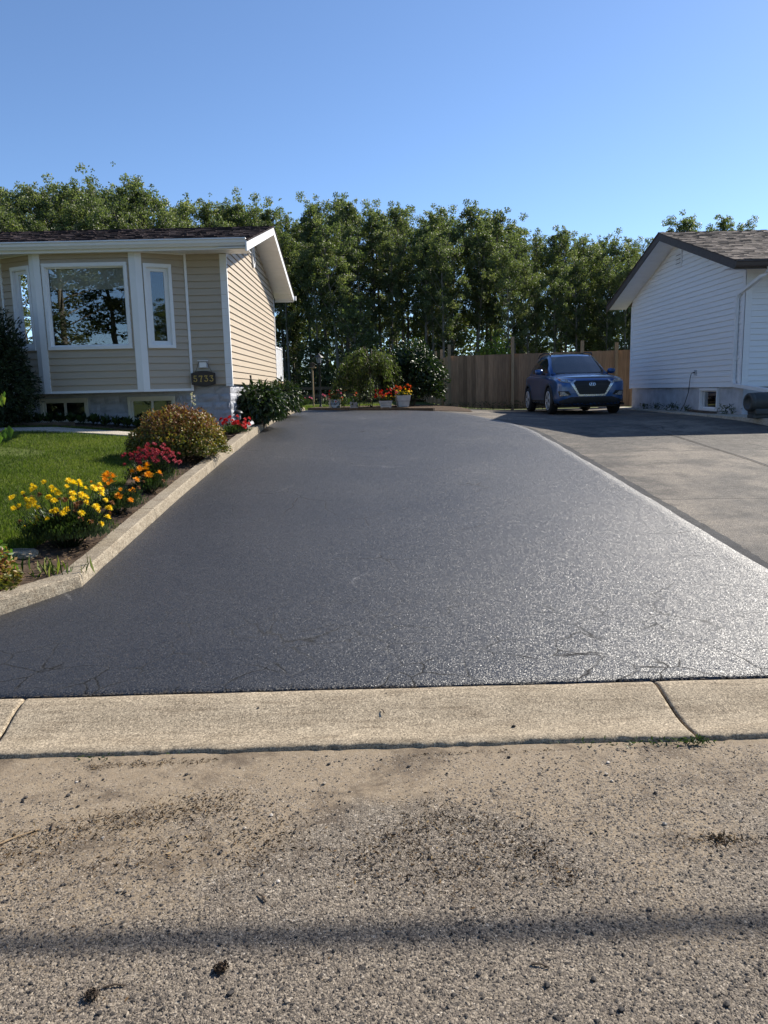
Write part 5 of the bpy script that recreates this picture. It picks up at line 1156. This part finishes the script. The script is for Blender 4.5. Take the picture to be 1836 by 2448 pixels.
flowering('geranium', (-2.56, 13.75, gl(-2.56, 13.75)), .32, .36, .34, 1500, .055, [('p_red', 34, .7, .5, 1.05)], 'red flowering plant at the corner of the beige house by the kerb', 75)
flowering('zinnia', (-2.78, 12.45, gl(-2.78, 12.45)), .16, .2, .30, 350, .06, [('p_coral', 6, .8, .6, 1.1), ('p_orange', 3, .7, .6, 1.0)], 'orange coral flowers just behind the spirea bush', 76)
flowering('impatiens', (-2.42, 16.95, gl(-2.42, 16.95)), .10, .15, .16, 120, .05, [('p_pink', 5, .8, .7, 1.1)], 'small pink flowers between the two dark shrubs', 77)
# hosta with a tall flower stalk in front of the corner
e = empty('tall_hosta', (-3.3, 13.75, gl(-3.3, 13.75)), 'broad leaved hosta with a tall flower stalk below the house number', 'plant'); c = origin(e); rr = np.random.default_rng(78); aa = rr.random(24)*6.28; el = .25+rr.random(24)*1.1
ax = np.stack([np.cos(aa)*np.cos(el), np.sin(aa)*np.cos(el), np.sin(el)], 1); leaves('leaves', np.array(c)+ax*.12, np.stack([-np.cos(aa)*np.sin(el), -np.sin(aa)*np.sin(el), np.cos(el)], 1), .26, MT['leaf_mum'], e, asp=.55, axis=ax*4, seed=79)
b = MB(); top = c+Vector((.03, 0, .72)); b.tube([c, c+Vector((.0, 0, .4)), top], [.008, .006, .004], 5); b.build('flower_stalk', MT['leaf_mum'], e)
for k in range(9):
    o = bpy.data.objects.new('flower', BM['p_white']); COL.objects.link(o); o.parent = e; z = .50+.025*k; o.location = (.02+.03*math.cos(k*2.2), .03*math.sin(k*2.2), z); o.scale = (.45,)*3; o.rotation_euler = (R(70), 0, k*2.2)
# sedum / lime shrub in the left corner of the bed
shrub('sedum_plant', (-2.86, 5.32, gl(-2.85, 5.35)-.03), .24, .22, .24, 1300, .05, 'leaf_spirea', 'bronze headed sedum at the near left corner of the flower bed', 'plant', 81, asp=.6, shell=.6, amp=.3, tint=sp_t, zlow=.06)
shrub('lime_plant', (-3.02, 5.62, gl(-3, 5.6)-.02), .22, .2, .26, 420, .085, 'leaf_bright', 'bright green leafy plant behind the sedum at the left edge', 'plant', 82, asp=.5, shell=.7, amp=.35, zlow=.08)
# grass tuft
P = np.repeat([[-2.52, 5.68, gl(-2.52, 5.68)]], 46, 0)+rng.normal(size=(46, 3))*[.12, .07, .003]; ax = np.stack([rng.normal(size=46)*.5, rng.normal(size=46)*.5, np.ones(46)], 1)
gt = empty('grass_tuft', (-2.52, 5.68, gl(-2.52, 5.68)), 'tuft of long grass at the bend of the border kerb', 'grass tuft')
for k in range(46): leaves('blade', P[k:k+1], rng.normal(size=(1, 3))*[1, 1, .1], .13, MT['grass'], gt, asp=.045, axis=ax[k:k+1], seed=600+k)
# flat stone
b = MB(); bm = bmesh.new(); bmesh.ops.create_icosphere(bm, subdivisions=3, radius=1)
for v in bm.verts: k_ = 1+.25*mnoise.noise(v.co*1.6); v.co = Vector((v.co.x*.17*k_, v.co.y*.11*k_, max(-.3, min(.7, v.co.z*1.3))*.05*k_))
me = bpy.data.meshes.new('edging_stone'); bm.to_mesh(me); bm.free(); me.materials.append(MT['gkerb']); tag(link('edging_stone', me, base=(-2.98, 6.15, gl(-3, 6.15)+.012)), 'flat tan edging stone beside the yellow chrysanthemum', 'stone')
# soil litter
n = 700; P = np.stack([-2.98+rng.random(n)*.5, 5.3+rng.random(n)*7.2, np.zeros(n)], 1); P[:, 2] = [lawn_z(a, c)+.004 for a, c in P[:, :2]]
tag(leaves('leaf_litter', P, rng.normal(size=P.shape)*.4+[0, 0, 1], .035, MT['litter'], asp=.5, seed=84), 'dry leaf litter on the soil of the flower bed', 'leaf litter', kind='stuff')
# overhanging twig of a small tree at the left picture edge
tz = lawn_z(-3.05, 5.35); tw = empty('sapling', (-2.93, 5.4, tz), 'sapling twig with large yellow green leaves at the left edge before the cedar', 'sapling')
b = MB(); c = Vector((-2.93, 5.4, tz)); b.tube([c, c+Vector((-.06, 0, .8)), c+Vector((-.02, 0, 1.35)), c+Vector((.12, 0, 1.62))], [.014, .011, .007, .004], 6)
br = [(c+Vector((-.04, 0, 1.10)), c+Vector((.30, .05, 1.36))), (c+Vector((-.05, 0, .9)), c+Vector((.33, .0, 1.12))), (c+Vector((0, 0, 1.3)), c+Vector((.26, -.02, 1.70)))]
P = []; A = []
for p, q in br:
    b.tube([p, p.lerp(q, .5)+Vector((0, 0, .04)), q], [.007, .005, .003], 5)
    for k in range(10): u = .45+.55*k/9; P.append(tuple(p.lerp(q, u)+Vector((0, 0, .02)))); A.append((random.uniform(-.2, .5), random.uniform(-.6, .6), -1))
b.build('stem', MT['twig'], tw, smooth=True)
for k, (p, a) in enumerate(zip(P, A)): leaves('leaf', np.array([p]), np.array([[random.uniform(-.5, .8), -.8, random.uniform(0, .5)]]), .085, MT['leaf_bright'], tw, asp=.55, axis=np.array([a])*3, seed=200+k)

# ------------------------------------------------------------------ garden furniture
# solar light
sz = gl(-2.56, 14.2)+.01; so = empty('solar_light', (-2.56, 14.2, sz), 'small black solar path light in front of the dark shrub', 'garden light'); c = origin(so)
MB().tube([c, c+Vector((0, 0, .26))], .012, 8).build('stake', MT['dark'], so)
MB().lathe([(.03, .25), (.045, .265), (.05, .36), (.045, .365)], c, 12).build('lens', MT['lens'], so, smooth=True)
for k in range(6): a = math.pi*k/3; MB().tube([c+Vector((.05*math.cos(a), .05*math.sin(a), .26)), c+Vector((.054*math.cos(a), .054*math.sin(a), .37))], .004, 4).build('rib', MT['dark'], so)
MB().lathe([(.095, .365), (.092, .385), (.07, .41), (.03, .43), (0, .435)], c, 20).build('cap', MT['dark'], so, smooth=True)
# lamp post
lp = empty('lamp_post', (-1.86, 26.0, 1.08), 'black garden lamp post with glass lantern beyond the driveway', 'lamp post'); c = origin(lp)
MB().lathe([(.07, 0), (.07, .03), (.04, .08), (.032, .12), (.03, 1.42), (.045, 1.44), (.045, 1.46), (.02, 1.47)], c, 12).build('post', MT['dark'], lp, smooth=True)
MB().lathe([(.02, 1.46), (.07, 1.49), (.075, 1.50)], c, 6).build('lantern_base', MT['dark'], lp)
MB().lathe([(.068, 1.50), (.105, 1.69)], c, 6).build('lantern_glass', MT['lens'], lp)
for k in range(6): a = math.pi*k/3; MB().tube([c+Vector((.072*math.cos(a), .072*math.sin(a), 1.50)), c+Vector((.11*math.cos(a), .11*math.sin(a), 1.69))], .007, 4).build('lantern_rib', MT['dark'], lp)
MB().lathe([(.15, 1.69), (.14, 1.705), (.06, 1.77), (.03, 1.78), (.012, 1.82), (0, 1.84)], c, 6).build('lantern_roof', MT['dark'], lp)
# bird feeder post
bf_ = empty('bird_feeder', (-2.30, 28.5, 1.08), 'thin wooden post with a small bird feeder beside the lamp post', 'bird feeder'); c = origin(bf_)
MB().tube([c, c+Vector((0, 0, 1.42))], .03, 8).build('post', MT['post'], bf_)
MB().box(c.x-.13, c.x+.13, c.y-.12, c.y+.12, c.z+1.42, c.z+1.445).build('tray', MT['post'], bf_)
MB().box(c.x-.07, c.x+.07, c.y-.07, c.y+.07, c.z+1.446, c.z+1.55).build('hopper', MT['twig'], bf_)
b = MB(); b.prism([(c.x-.13, c.y-.12, c.z+1.55), (c.x+.13, c.y-.12, c.z+1.55), (c.x, c.y-.12, c.z+1.64)], (0, 0, 0), (0, .24, 0)); b.build('roof', MT['twig'], bf_, fix=True)
# planters
def planter_box(name, c, wx, wy, h, label, mat='planter', taper=.82, rz=0., feet=True, planks=3):
    e = empty(name, c, label, 'planter'); c = Vector(c); e.rotation_euler = (0, 0, rz)
    for k in range(planks):
        z0, z1 = .03+(h-.03)*k/planks, .03+(h-.03)*(k+1)/planks-.006
        w = lambda z: (wx/2*(taper+(1-taper)*z/h), wy/2*(taper+(1-taper)*z/h)); a, d = w(z0), w(z1); b = MB(); o = .0 if k < planks-1 else .008
        b.hexa([c+Vector(p) for p in ((-a[0]-o, -a[1]-o, z0), (a[0]+o, -a[1]-o, z0), (a[0]+o, a[1]+o, z0), (-a[0]-o, a[1]+o, z0), (-d[0]-o, -d[1]-o, z1), (d[0]+o, -d[1]-o, z1), (d[0]+o, d[1]+o, z1), (-d[0]-o, d[1]+o, z1))]); b.build('plank', MT[mat], e, bevel=.006)
    b = MB(); b.box(c.x-wx/2*taper+.02, c.x+wx/2*taper-.02, c.y-wy/2*taper+.02, c.y+wy/2*taper-.02, c.z+.05, c.z+h+.004); b.build('soil', MT['soil'], e)
    if feet:
        for sx_ in (-1, 1): MB().box(c.x+sx_*wx*taper*.4-.03, c.x+sx_*wx*taper*.4+.03, c.y-wy*taper*.45, c.y+wy*taper*.45, c.z, c.z+.028).build('foot', MT[mat], e)
    return e
gp = lambda x, y: gz(x, y)+.045
MT['planter'] = simple('greyed_white_paint', (.5, .5, .49), .6, .12, 8, 30, .001)  # white lowered to an even grey that includes the pots' shade
planter_box('white_planter', (.30, 21.75, gp(.3, 21.7)), .37, .30, .22, 'white wooden planter box of red flowers at the head of the driveway')
planter_box('white_planter', (.80, 21.95, gp(.8, 21.9)), .40, .36, .36, 'taller greyish white planter of coral and yellow flowers', taper=.72, rz=.15, feet=False, planks=2)
zt_ = gp(.3, 21.7)+.2
flowering('planter_flowers', (.28, 21.72, zt_), .36, .22, .26, 420, .06, [('p_red', 34, .62, .5, 1.35), ('p_coral', 8, .55, .3, 1.1), ('p_yellow', 7, .5, .1, .7)], 'mass of red flowers in the lower white planter', 85)
flowering('planter_flowers', (.80, 21.93, gp(.8, 21.9)+.34), .26, .22, .24, 300, .06, [('p_coral', 12, .8, .8, 1.35), ('p_yellow', 30, .5, .2, .8)], 'coral and yellow flowers in the taller planter', 86)
# golf tub: round-fronted tub with a pale blue disc
tb_ = empty('plant_tub', (-1.22, 23.0, gp(-1.2, 23)), 'cream plant tub with a round blue golf emblem', 'planter'); c = origin(tb_)
MT['paleblue'] = simple('pale_blue_disc', (.40, .50, .62), .45, .08, 8, 30, 0); MT['navy'] = simple('navy_print', (.02, .05, .14), .5, .1, 9, 30, 0); MT['redprint'] = simple('red_print', (.55, .06, .04), .5, .1, 9, 30, 0)
b = MB(); w = lambda z: (.16+.03*z/.27, .14+.025*z/.27); a, d = w(0), w(.27)
b.hexa([c+Vector(p) for p in ((-a[0], -a[1], 0), (a[0], -a[1], 0), (a[0], a[1], 0), (-a[0], a[1], 0), (-d[0], -d[1], .27), (d[0], -d[1], .27), (d[0], d[1], .27), (-d[0], d[1], .27))]); b.build('tub', MT['cream'], tb_, bevel=.012)
def disc(r0, r1, y0, y1, mat, nm):
    b = MB(); n = 32; cz = c.z+.145; cy_ = c.y-.185; vs = []
    for k in range(n):
        for rr, yy_ in ((r0, y0), (r1, y0), (r1, y1), (r0, y1)): t_ = 2*math.pi*k/n; vs.append((c.x+.015+rr*math.cos(t_), cy_+yy_, cz+rr*math.sin(t_)))
    b.add(vs, [(4*k+m_, 4*k+(m_+1) % 4, 4*((k+1) % n)+(m_+1) % 4, 4*((k+1) % n)+m_) for k in range(n) for m_ in range(4)]); return b.build(nm, MT[mat], dsc if nm != 'emblem_disc' else tb_, fix=True)
dsc = disc(.0005, .132, 0, .03, 'paleblue', 'emblem_disc'); disc(.122, .134, -.004, .02, 'navy', 'emblem_ring')
me = textmesh('GOLF', .075, .001, .002, .15); me.materials.append(MT['navy']); o = bpy.data.objects.new('lettering', me); COL.objects.link(o); o.parent = dsc; o.location = (-.02, -.189, .145); o.rotation_euler = (R(90), 0, 0)
b = MB(); b.add([(c.x+.02, c.y-.189, c.z+.19), (c.x+.045, c.y-.189, c.z+.18), (c.x+.085, c.y-.189, c.z+.235), (c.x+.05, c.y-.189, c.z+.225), (c.x+.03, c.y-.189, c.z+.245)], [(0, 1, 2, 3, 4)]); b.build('leaf_mark', MT['redprint'], dsc)
b = MB(); b.lathe([(0, -.014), (.010, -.010), (.014, 0), (.010, .010), (0, .014)], (c.x+.03, c.y-.192, c.z+.06), 12); b.build('ball_mark', MT['white'], dsc, smooth=True)
flowering('tub_flowers', (-1.22, 22.98, c.z+.25), .24, .16, .26, 320, .055, [('p_red', 12, .8, .4, 1.1)], 'red flowers growing in the golf emblem tub', 87, lmat='leaf_weep')
# small grey box with plant
bx_ = empty('square_pot', (-.62, 22.35, gp(-.6, 22.35)), 'small square grey pot between the tub and the planters', 'planter'); c = origin(bx_)
MB().box(c.x-.115, c.x+.115, c.y-.1, c.y+.1, c.z, c.z+.20).build('pot', MT['stucco'], bx_, bevel=.01)
for k, (dx, dz, w_) in enumerate(((-.07, .13, .02), (.04, .15, .05), (.06, .10, .03), (-.02, .06, .05))): b = MB(); b.box(c.x+dx-w_, c.x+dx+w_, c.y-.1025, c.y-.1, c.z+dz-.012, c.z+dz+.012); b.build('painted_mark', MT['wfdn'] if k else MT['leaf_bright'], bx_)
flowering('pot_plant', (-.62, 22.33, c.z+.18), .16, .1, .16, 70, .09, [('p_white', 3, .7, .4, .9)], 'pale leafy plant in the small grey pot', 88, lmat='leaf_bright', cat='plant', asp=.3)
# back garden perennials around the lamp post
for i, (x, y, col) in enumerate(((-2.7, 27.5, 'p_white'), (-1.55, 26.8, 'p_pink'), (-2.9, 30, 'p_pink'), (-1.2, 25.5, 'p_white'), (-.9, 27.5, 'p_coral'))):
    flowering('garden_perennial', (x, y, 1.08), .45, .4, .55, 500, .09, [(col, 6, .9, .4, 1.1)], ('leafy perennial with pale blooms behind the lamp post', 'pink flowering perennial right of the lamp post', 'pink flowering perennial far behind the bird feeder', 'white flowering perennial behind the golf tub', 'coral flowering perennial behind the weeping tree')[i], 90+i)
# rail fence at the back of the garden
rf = empty('rail_fence', (-1.5, 33, 1.1), 'low weathered rail fence at the back of the garden', 'fence')
for x in (-3.6, -1.7, .2): MB().box(x-.05, x+.05, 32.95, 33.05, 1.05, 1.9).build('post', MT['twig'], rf)
for z in (1.45, 1.78): MB().box(-4.6, 1.2, 32.9, 32.945, z-.06, z+.06).build('rail', MT['twig'], rf)
# wall-foot weeds by the white house
for i, (y, s_, k) in enumerate(((19.0, .10, 60), (19.9, .14, 90), (21.0, .13, 80), (21.9, .12, 70), (16.8, .16, 90))):
    P = np.array([7.80, y, .91])+np.random.default_rng(300+i).normal(size=(k, 3))*[.05, s_*1.4, 0]; rr = np.random.default_rng(310+i); P[:, 2] += rr.random(k)*s_*1.3
    tag(leaves('wall_weed', P, rr.normal(size=(k, 3)), .075, MT['leaf_mum'], base=(7.8, y, .91), asp=.3, seed=320+i), ('weed by the cord at the foot of the white wall', 'second weed from the basement window along the white wall', 'third weed from the basement window along the white wall', 'weed nearest the car at the foot of the white wall', 'weed under the downspout of the white house')[i], 'weed')

# ------------------------------------------------------------------ road litter
def stone_mesh(seed, n=0):
    r = np.random.default_rng(seed); bm = bmesh.new(); bmesh.ops.create_icosphere(bm, subdivisions=1, radius=.5)
    for v in bm.verts: v.co = Vector((v.co.x*(1.1+.4*r.random()), v.co.y*(.9+.4*r.random()), v.co.z*(.65+.3*r.random())))+Vector(tuple(r.normal(size=3)*.07))
    v = np.array([tuple(x.co) for x in bm.verts]); f = np.array([[q.index for q in p.verts] for p in bm.faces]); bm.free(); return v, f
SM = [stone_mesh(400+i) for i in range(6)]
def scatter_stones(name, P, S, tint, mat, label, seed):
    r = np.random.default_rng(seed); V = []; F = []; T = []; k = 0
    for p, s_, t_ in zip(P, S, tint):
        v, f = SM[r.integers(6)]; a = r.random()*6.28; c_, sn = math.cos(a), math.sin(a); w = v*s_; w = np.stack([w[:, 0]*c_-w[:, 1]*sn, w[:, 0]*sn+w[:, 1]*c_, w[:, 2]+s_*.22], 1)+p
        V.append(w); F.append(f+k); k += len(v); T += [t_]*len(v)
    me = bpy.data.meshes.new(name); me.from_pydata(np.concatenate(V).tolist(), [], np.concatenate(F).tolist()); at_ = me.attributes.new('tint', 'FLOAT', 'POINT'); at_.data.foreach_set('value', np.array(T, np.float32)); me.materials.append(mat)
    return tag(link(name, me), label, 'gravel', kind='stuff')
def stonemat():
    m, t, b, o = nt('loose_gravel'); a = N(t, 'ShaderNodeAttribute'); a.attribute_name = 'tint'
    c = ramp(t, a.outputs['Fac'], [(0, (.022, .02, .02)), (.35, (.06, .05, .042)), (.6, (.17, .14, .11)), (.85, (.30, .25, .19)), (1, (.55, .5, .44))])
    L(t, mixc(t, 1, c, ramp(t, noise_(t, coords(t), 120, 3), [(.3, .7), (.7, 1.25)]), 'MULTIPLY'), b.inputs['Base Color']); b.inputs['Roughness'].default_value = .85; return m
MT['gravel'] = stonemat(); r2 = np.random.default_rng(50)
# aggregate standing proud of the worn road surface, half sunk stones
def expo(x, y):
    n_ = .30*mnoise.noise((x*1.7+3, y*2.0, 5))+.20*mnoise.noise((x*5, y*5, 8))
    e_ = .42*(2.5-y)+.75*math.exp(-((x-.22)/.55)**2-((y-2.12)/.42)**2)+.45*math.exp(-((x+.95)/.5)**2-((y-1.95)/.4)**2)+.22*max(0, x)-.35*math.exp(-((x+.28)/.28)**2-((y-2.3)/.5)**2)
    return e_+n_+.34
OV = np.array([(1, 0, 0), (0, 1, 0), (-1, 0, 0), (0, -1, 0), (0, 0, 1), (.7, .7, .45), (-.7, .7, .5), (-.7, -.7, .45), (.7, -.7, .5)], float)
OF = np.array([(0, 5, 4), (5, 1, 4), (1, 6, 4), (6, 2, 4), (2, 7, 4), (7, 3, 4), (3, 8, 4), (8, 0, 4)])
def chips(name, P, S, tint, mat, label, seed, sink=.12):
    r = np.random.default_rng(seed); n = len(P); k = len(OV); a = r.random(n)*6.28; c_, s_ = np.cos(a)[:, None], np.sin(a)[:, None]
    J = OV[None]*(1+.35*r.normal(size=(n, k, 1)))*np.stack([.7+.5*r.random(n), .7+.5*r.random(n), .45+.4*r.random(n)], 1)[:, None, :]
    X = J[..., 0]*c_-J[..., 1]*s_; Y = J[..., 0]*s_+J[..., 1]*c_; V = np.stack([X, Y, J[..., 2]-sink], -1)*(S*.5)[:, None, None]+P[:, None, :]
    F = (OF[None]+(np.arange(n)*k)[:, None, None]).reshape(-1).astype(np.int32); me = bpy.data.meshes.new(name); me.vertices.add(n*k); me.vertices.foreach_set('co', V.astype(np.float32).ravel())
    m_ = len(F)//3; me.loops.add(len(F)); me.loops.foreach_set('vertex_index', F); me.polygons.add(m_); me.polygons.foreach_set('loop_start', np.arange(0, 3*m_, 3, dtype=np.int32))
    at_ = me.attributes.new('tint', 'FLOAT', 'POINT'); at_.data.foreach_set('value', np.repeat(tint, k).astype(np.float32)); me.materials.append(mat); me.update(calc_edges=True)
    return tag(link(name, me), label, 'gravel', kind='stuff')
n = 150000; yy = 1.55+1.6*r2.random(n)**1.15; xx = (r2.random(n)*2-1)*(.62*yy+.05)
ee = np.array([expo(a, c) for a, c in zip(xx, yy)]); keep = ee > r2.random(n)*.95+.02
P = np.stack([xx, yy, [road_z(a, c) for a, c in zip(xx, yy)]], 1)[keep]; m_ = len(P)
chips('road_aggregate', P, .0045+.0055*r2.random(m_)**1.6, np.clip(.58+.2*r2.normal(size=m_)+.06*(r2.random(m_) < .06), .12, .86), MT['gravel'], 'worn stone aggregate standing out of the road surface', 52, .10)
n = 5200; yy = 1.55+1.6*r2.random(n)**1.2; xx = (r2.random(n)*2-1)*(.62*yy+.05); keep = np.array([expo(a, c) for a, c in zip(xx, yy)]) > r2.random(n)*1.2-.12
P = np.stack([xx, yy, [road_z(a, c) for a, c in zip(xx, yy)]], 1)[keep]; m_ = len(P)
chips('loose_gravel', P, .006+.007*r2.random(m_)**2, np.where(r2.random(m_) < .9, .02+.3*r2.random(m_), .65+.25*r2.random(m_)), MT['gravel'], 'small dark loose crumbs of gravel strewn over the road', 53, -.25)
k = 2600; xx = r2.uniform(-2.6, 2.5, k); P = np.stack([xx, 3.738+np.abs(r2.normal(size=k))*.035, [gz(a, 3.76)+.006 for a in xx]], 1)
chips('asphalt_crumbs', P, .007+.010*r2.random(k)**2, .02+.12*r2.random(k), MT['gravel'], 'black asphalt crumbs along the kerb edge of the driveway', 55, -.1)
# brown organic debris washed into bands
P = []; 
for (x0, y0, x1, y1, w, k) in ((-1.75, 2.30, -1.1, 2.62, .10, 1400), (-1.1, 2.62, -.55, 2.80, .09, 1400), (-1.45, 2.35, -.7, 2.45, .14, 500), (-.15, 2.30, .18, 2.62, .13, 900), (.18, 2.62, .55, 2.42, .12, 700), (.5, 2.4, .62, 2.2, .08, 400), (-1.3, 3.10, -.75, 3.14, .03, 420), (-.5, 2.3, -.35, 2.6, .10, 350), (.1, 3.14, .8, 3.15, .02, 200), (1.0, 2.4, 1.35, 2.42, .05, 260), (-2, 1.7, 2, 3, .5, 700), (0, 2.35, .45, 2.3, .2, 1300), (-.9, 2.5, -.3, 2.55, .16, 700)):
    u = r2.random(k); P.append(np.stack([x0+(x1-x0)*u+r2.normal(size=k)*w*.6, y0+(y1-y0)*u+r2.normal(size=k)*w*.6, np.zeros(k)], 1))
P = np.concatenate(P); P = P[P[:, 1] < 3.15]; P[:, 2] = [road_z(a, c)+.002 for a, c in P[:, :2]]; m_ = len(P)
MT['debris'] = leafmat('organic_debris', [(0, (.03, .02, .012)), (.6, (.075, .048, .026)), (.85, (.16, .10, .05)), (1, (.34, .25, .13))], .0, .9, .1)
tag(leaves('organic_debris', P, r2.normal(size=P.shape)*.5+[0, 0, 1], .008+.014*r2.random(m_)**3, MT['debris'], asp=.28, seed=54), 'brown plant debris washed into bands on the road', 'debris', kind='stuff')
# larger single stones
for i in range(64):
    x, y = r2.uniform(-1.5, 1.6), 1.62+1.5*r2.random()**1.3
    if abs(x) > .6*y: continue
    v, f = SM[i % 6]; s_ = r2.uniform(.009, .017); dark = r2.random() < .72
    me = bpy.data.meshes.new('pebble'); me.from_pydata((v*s_).tolist(), [], f.tolist()); at_ = me.attributes.new('tint', 'FLOAT', 'POINT'); at_.data.foreach_set('value', np.full(len(v), (.02+.25*r2.random()) if dark else (.75+.25*r2.random()), np.float32)); me.materials.append(MT['gravel'])
    o = link('pebble', me, base=(x, y, road_z(x, y)+s_*.25)); o.rotation_euler = (0, 0, r2.random()*6)
    tag(o, 'dark loose pebble lying on the road' if dark else 'pale loose pebble lying on the road', 'pebble', 'dark pebbles on the road' if dark else 'pale pebbles on the road')
for i, (x, y, z, s_) in enumerate(((.62, 3.36, .016, .016), (-.62, 3.56, .055, .010), (.02, 3.66, .07, .008))):
    v, f = SM[i]; me = bpy.data.meshes.new('pebble'); me.from_pydata((v*s_).tolist(), [], f.tolist()); at_ = me.attributes.new('tint', 'FLOAT', 'POINT'); at_.data.foreach_set('value', np.full(len(v), .08, np.float32)); me.materials.append(MT['gravel'])
    tag(link('pebble', me, base=(x, y, z)), ('largest black pebble lying in the kerb gutter', 'small dark pebble on the left half of the kerb', 'tiny dark pebble high on the kerb middle')[i], 'pebble')
# clods and twigs
for i, (x, y, s_) in enumerate(((-.47, 1.88, .017), (-.80, 1.80, .018))):
    P, g = bush_pts((x, y, road_z(x, y)+.008), s_, s_, s_*.6, 260, 70+i, .8, amp=.5); tag(leaves('dirt_clod', P, g+rng.normal(size=g.shape)*.7, .009, MT['soil' if i == 0 else 'twig'], base=(x, y, 0), asp=.6, seed=71+i), ('rough brown dirt clod on the road near the shadow line', 'reddish brown dirt clod at the bottom left of the road')[i], 'clod')
P, g = bush_pts((1.17, 2.42, .004), .07, .03, .008, 120, 77, .9, amp=.6); tag(leaves('dry_leaf_pile', P, rng.normal(size=P.shape)*.5+[0, 0, 1], .03, MT['litter'], base=(1.17, 2.42, 0), asp=.18, seed=78), 'small heap of dry leaves and straw on the right of the road', 'leaf heap')
for i, (x, y, a, l_) in enumerate(((-.40, 2.18, 2.2, .05), (-.75, 1.83, .1, .06), (.42, 1.86, -.3, .05), (-1.35, 2.55, .7, .16), (.0, 3.5, 1.9, .04), (-1.25, 2.62, 1.8, .05))):
    z = road_z(x, y)+.005+(.045 if y > 3.2 else 0); d = Vector((math.cos(a), math.sin(a), 0))*l_/2; c = Vector((x, y, z)); b = MB(); b.tube([c-d, c+Vector((0, .004, .003)), c+d], [.0035, .003, .002], 5)
    tag(b.build('twig', MT['twig'] if i != 3 else MT['post'], base=c), ('dark twig lying left of the road centre', 'short twig below the shadow line on the left', 'bark twig near the bottom right of the road', 'long pale straw on the left side of the road', 'bent twig lying on the kerb', 'small twig beside the long straw')[i], 'twig')
# overhead cable whose shadow crosses the road
hz_ = 6.6; k_ = hz_/sdir.z; yc = 2.0+sdir.y*k_; b = MB(); b.tube([(-30, yc, hz_+.35), (-12, yc, hz_+.05), (sdir.x*k_, yc, hz_), (26, yc, hz_+.12), (45, yc, hz_+.5)], .032, 8)
tag(b.build('utility_cable', MT['dark'], base=(0, yc, hz_), smooth=True), 'overhead utility cable casting the shadow line across the road', 'cable')
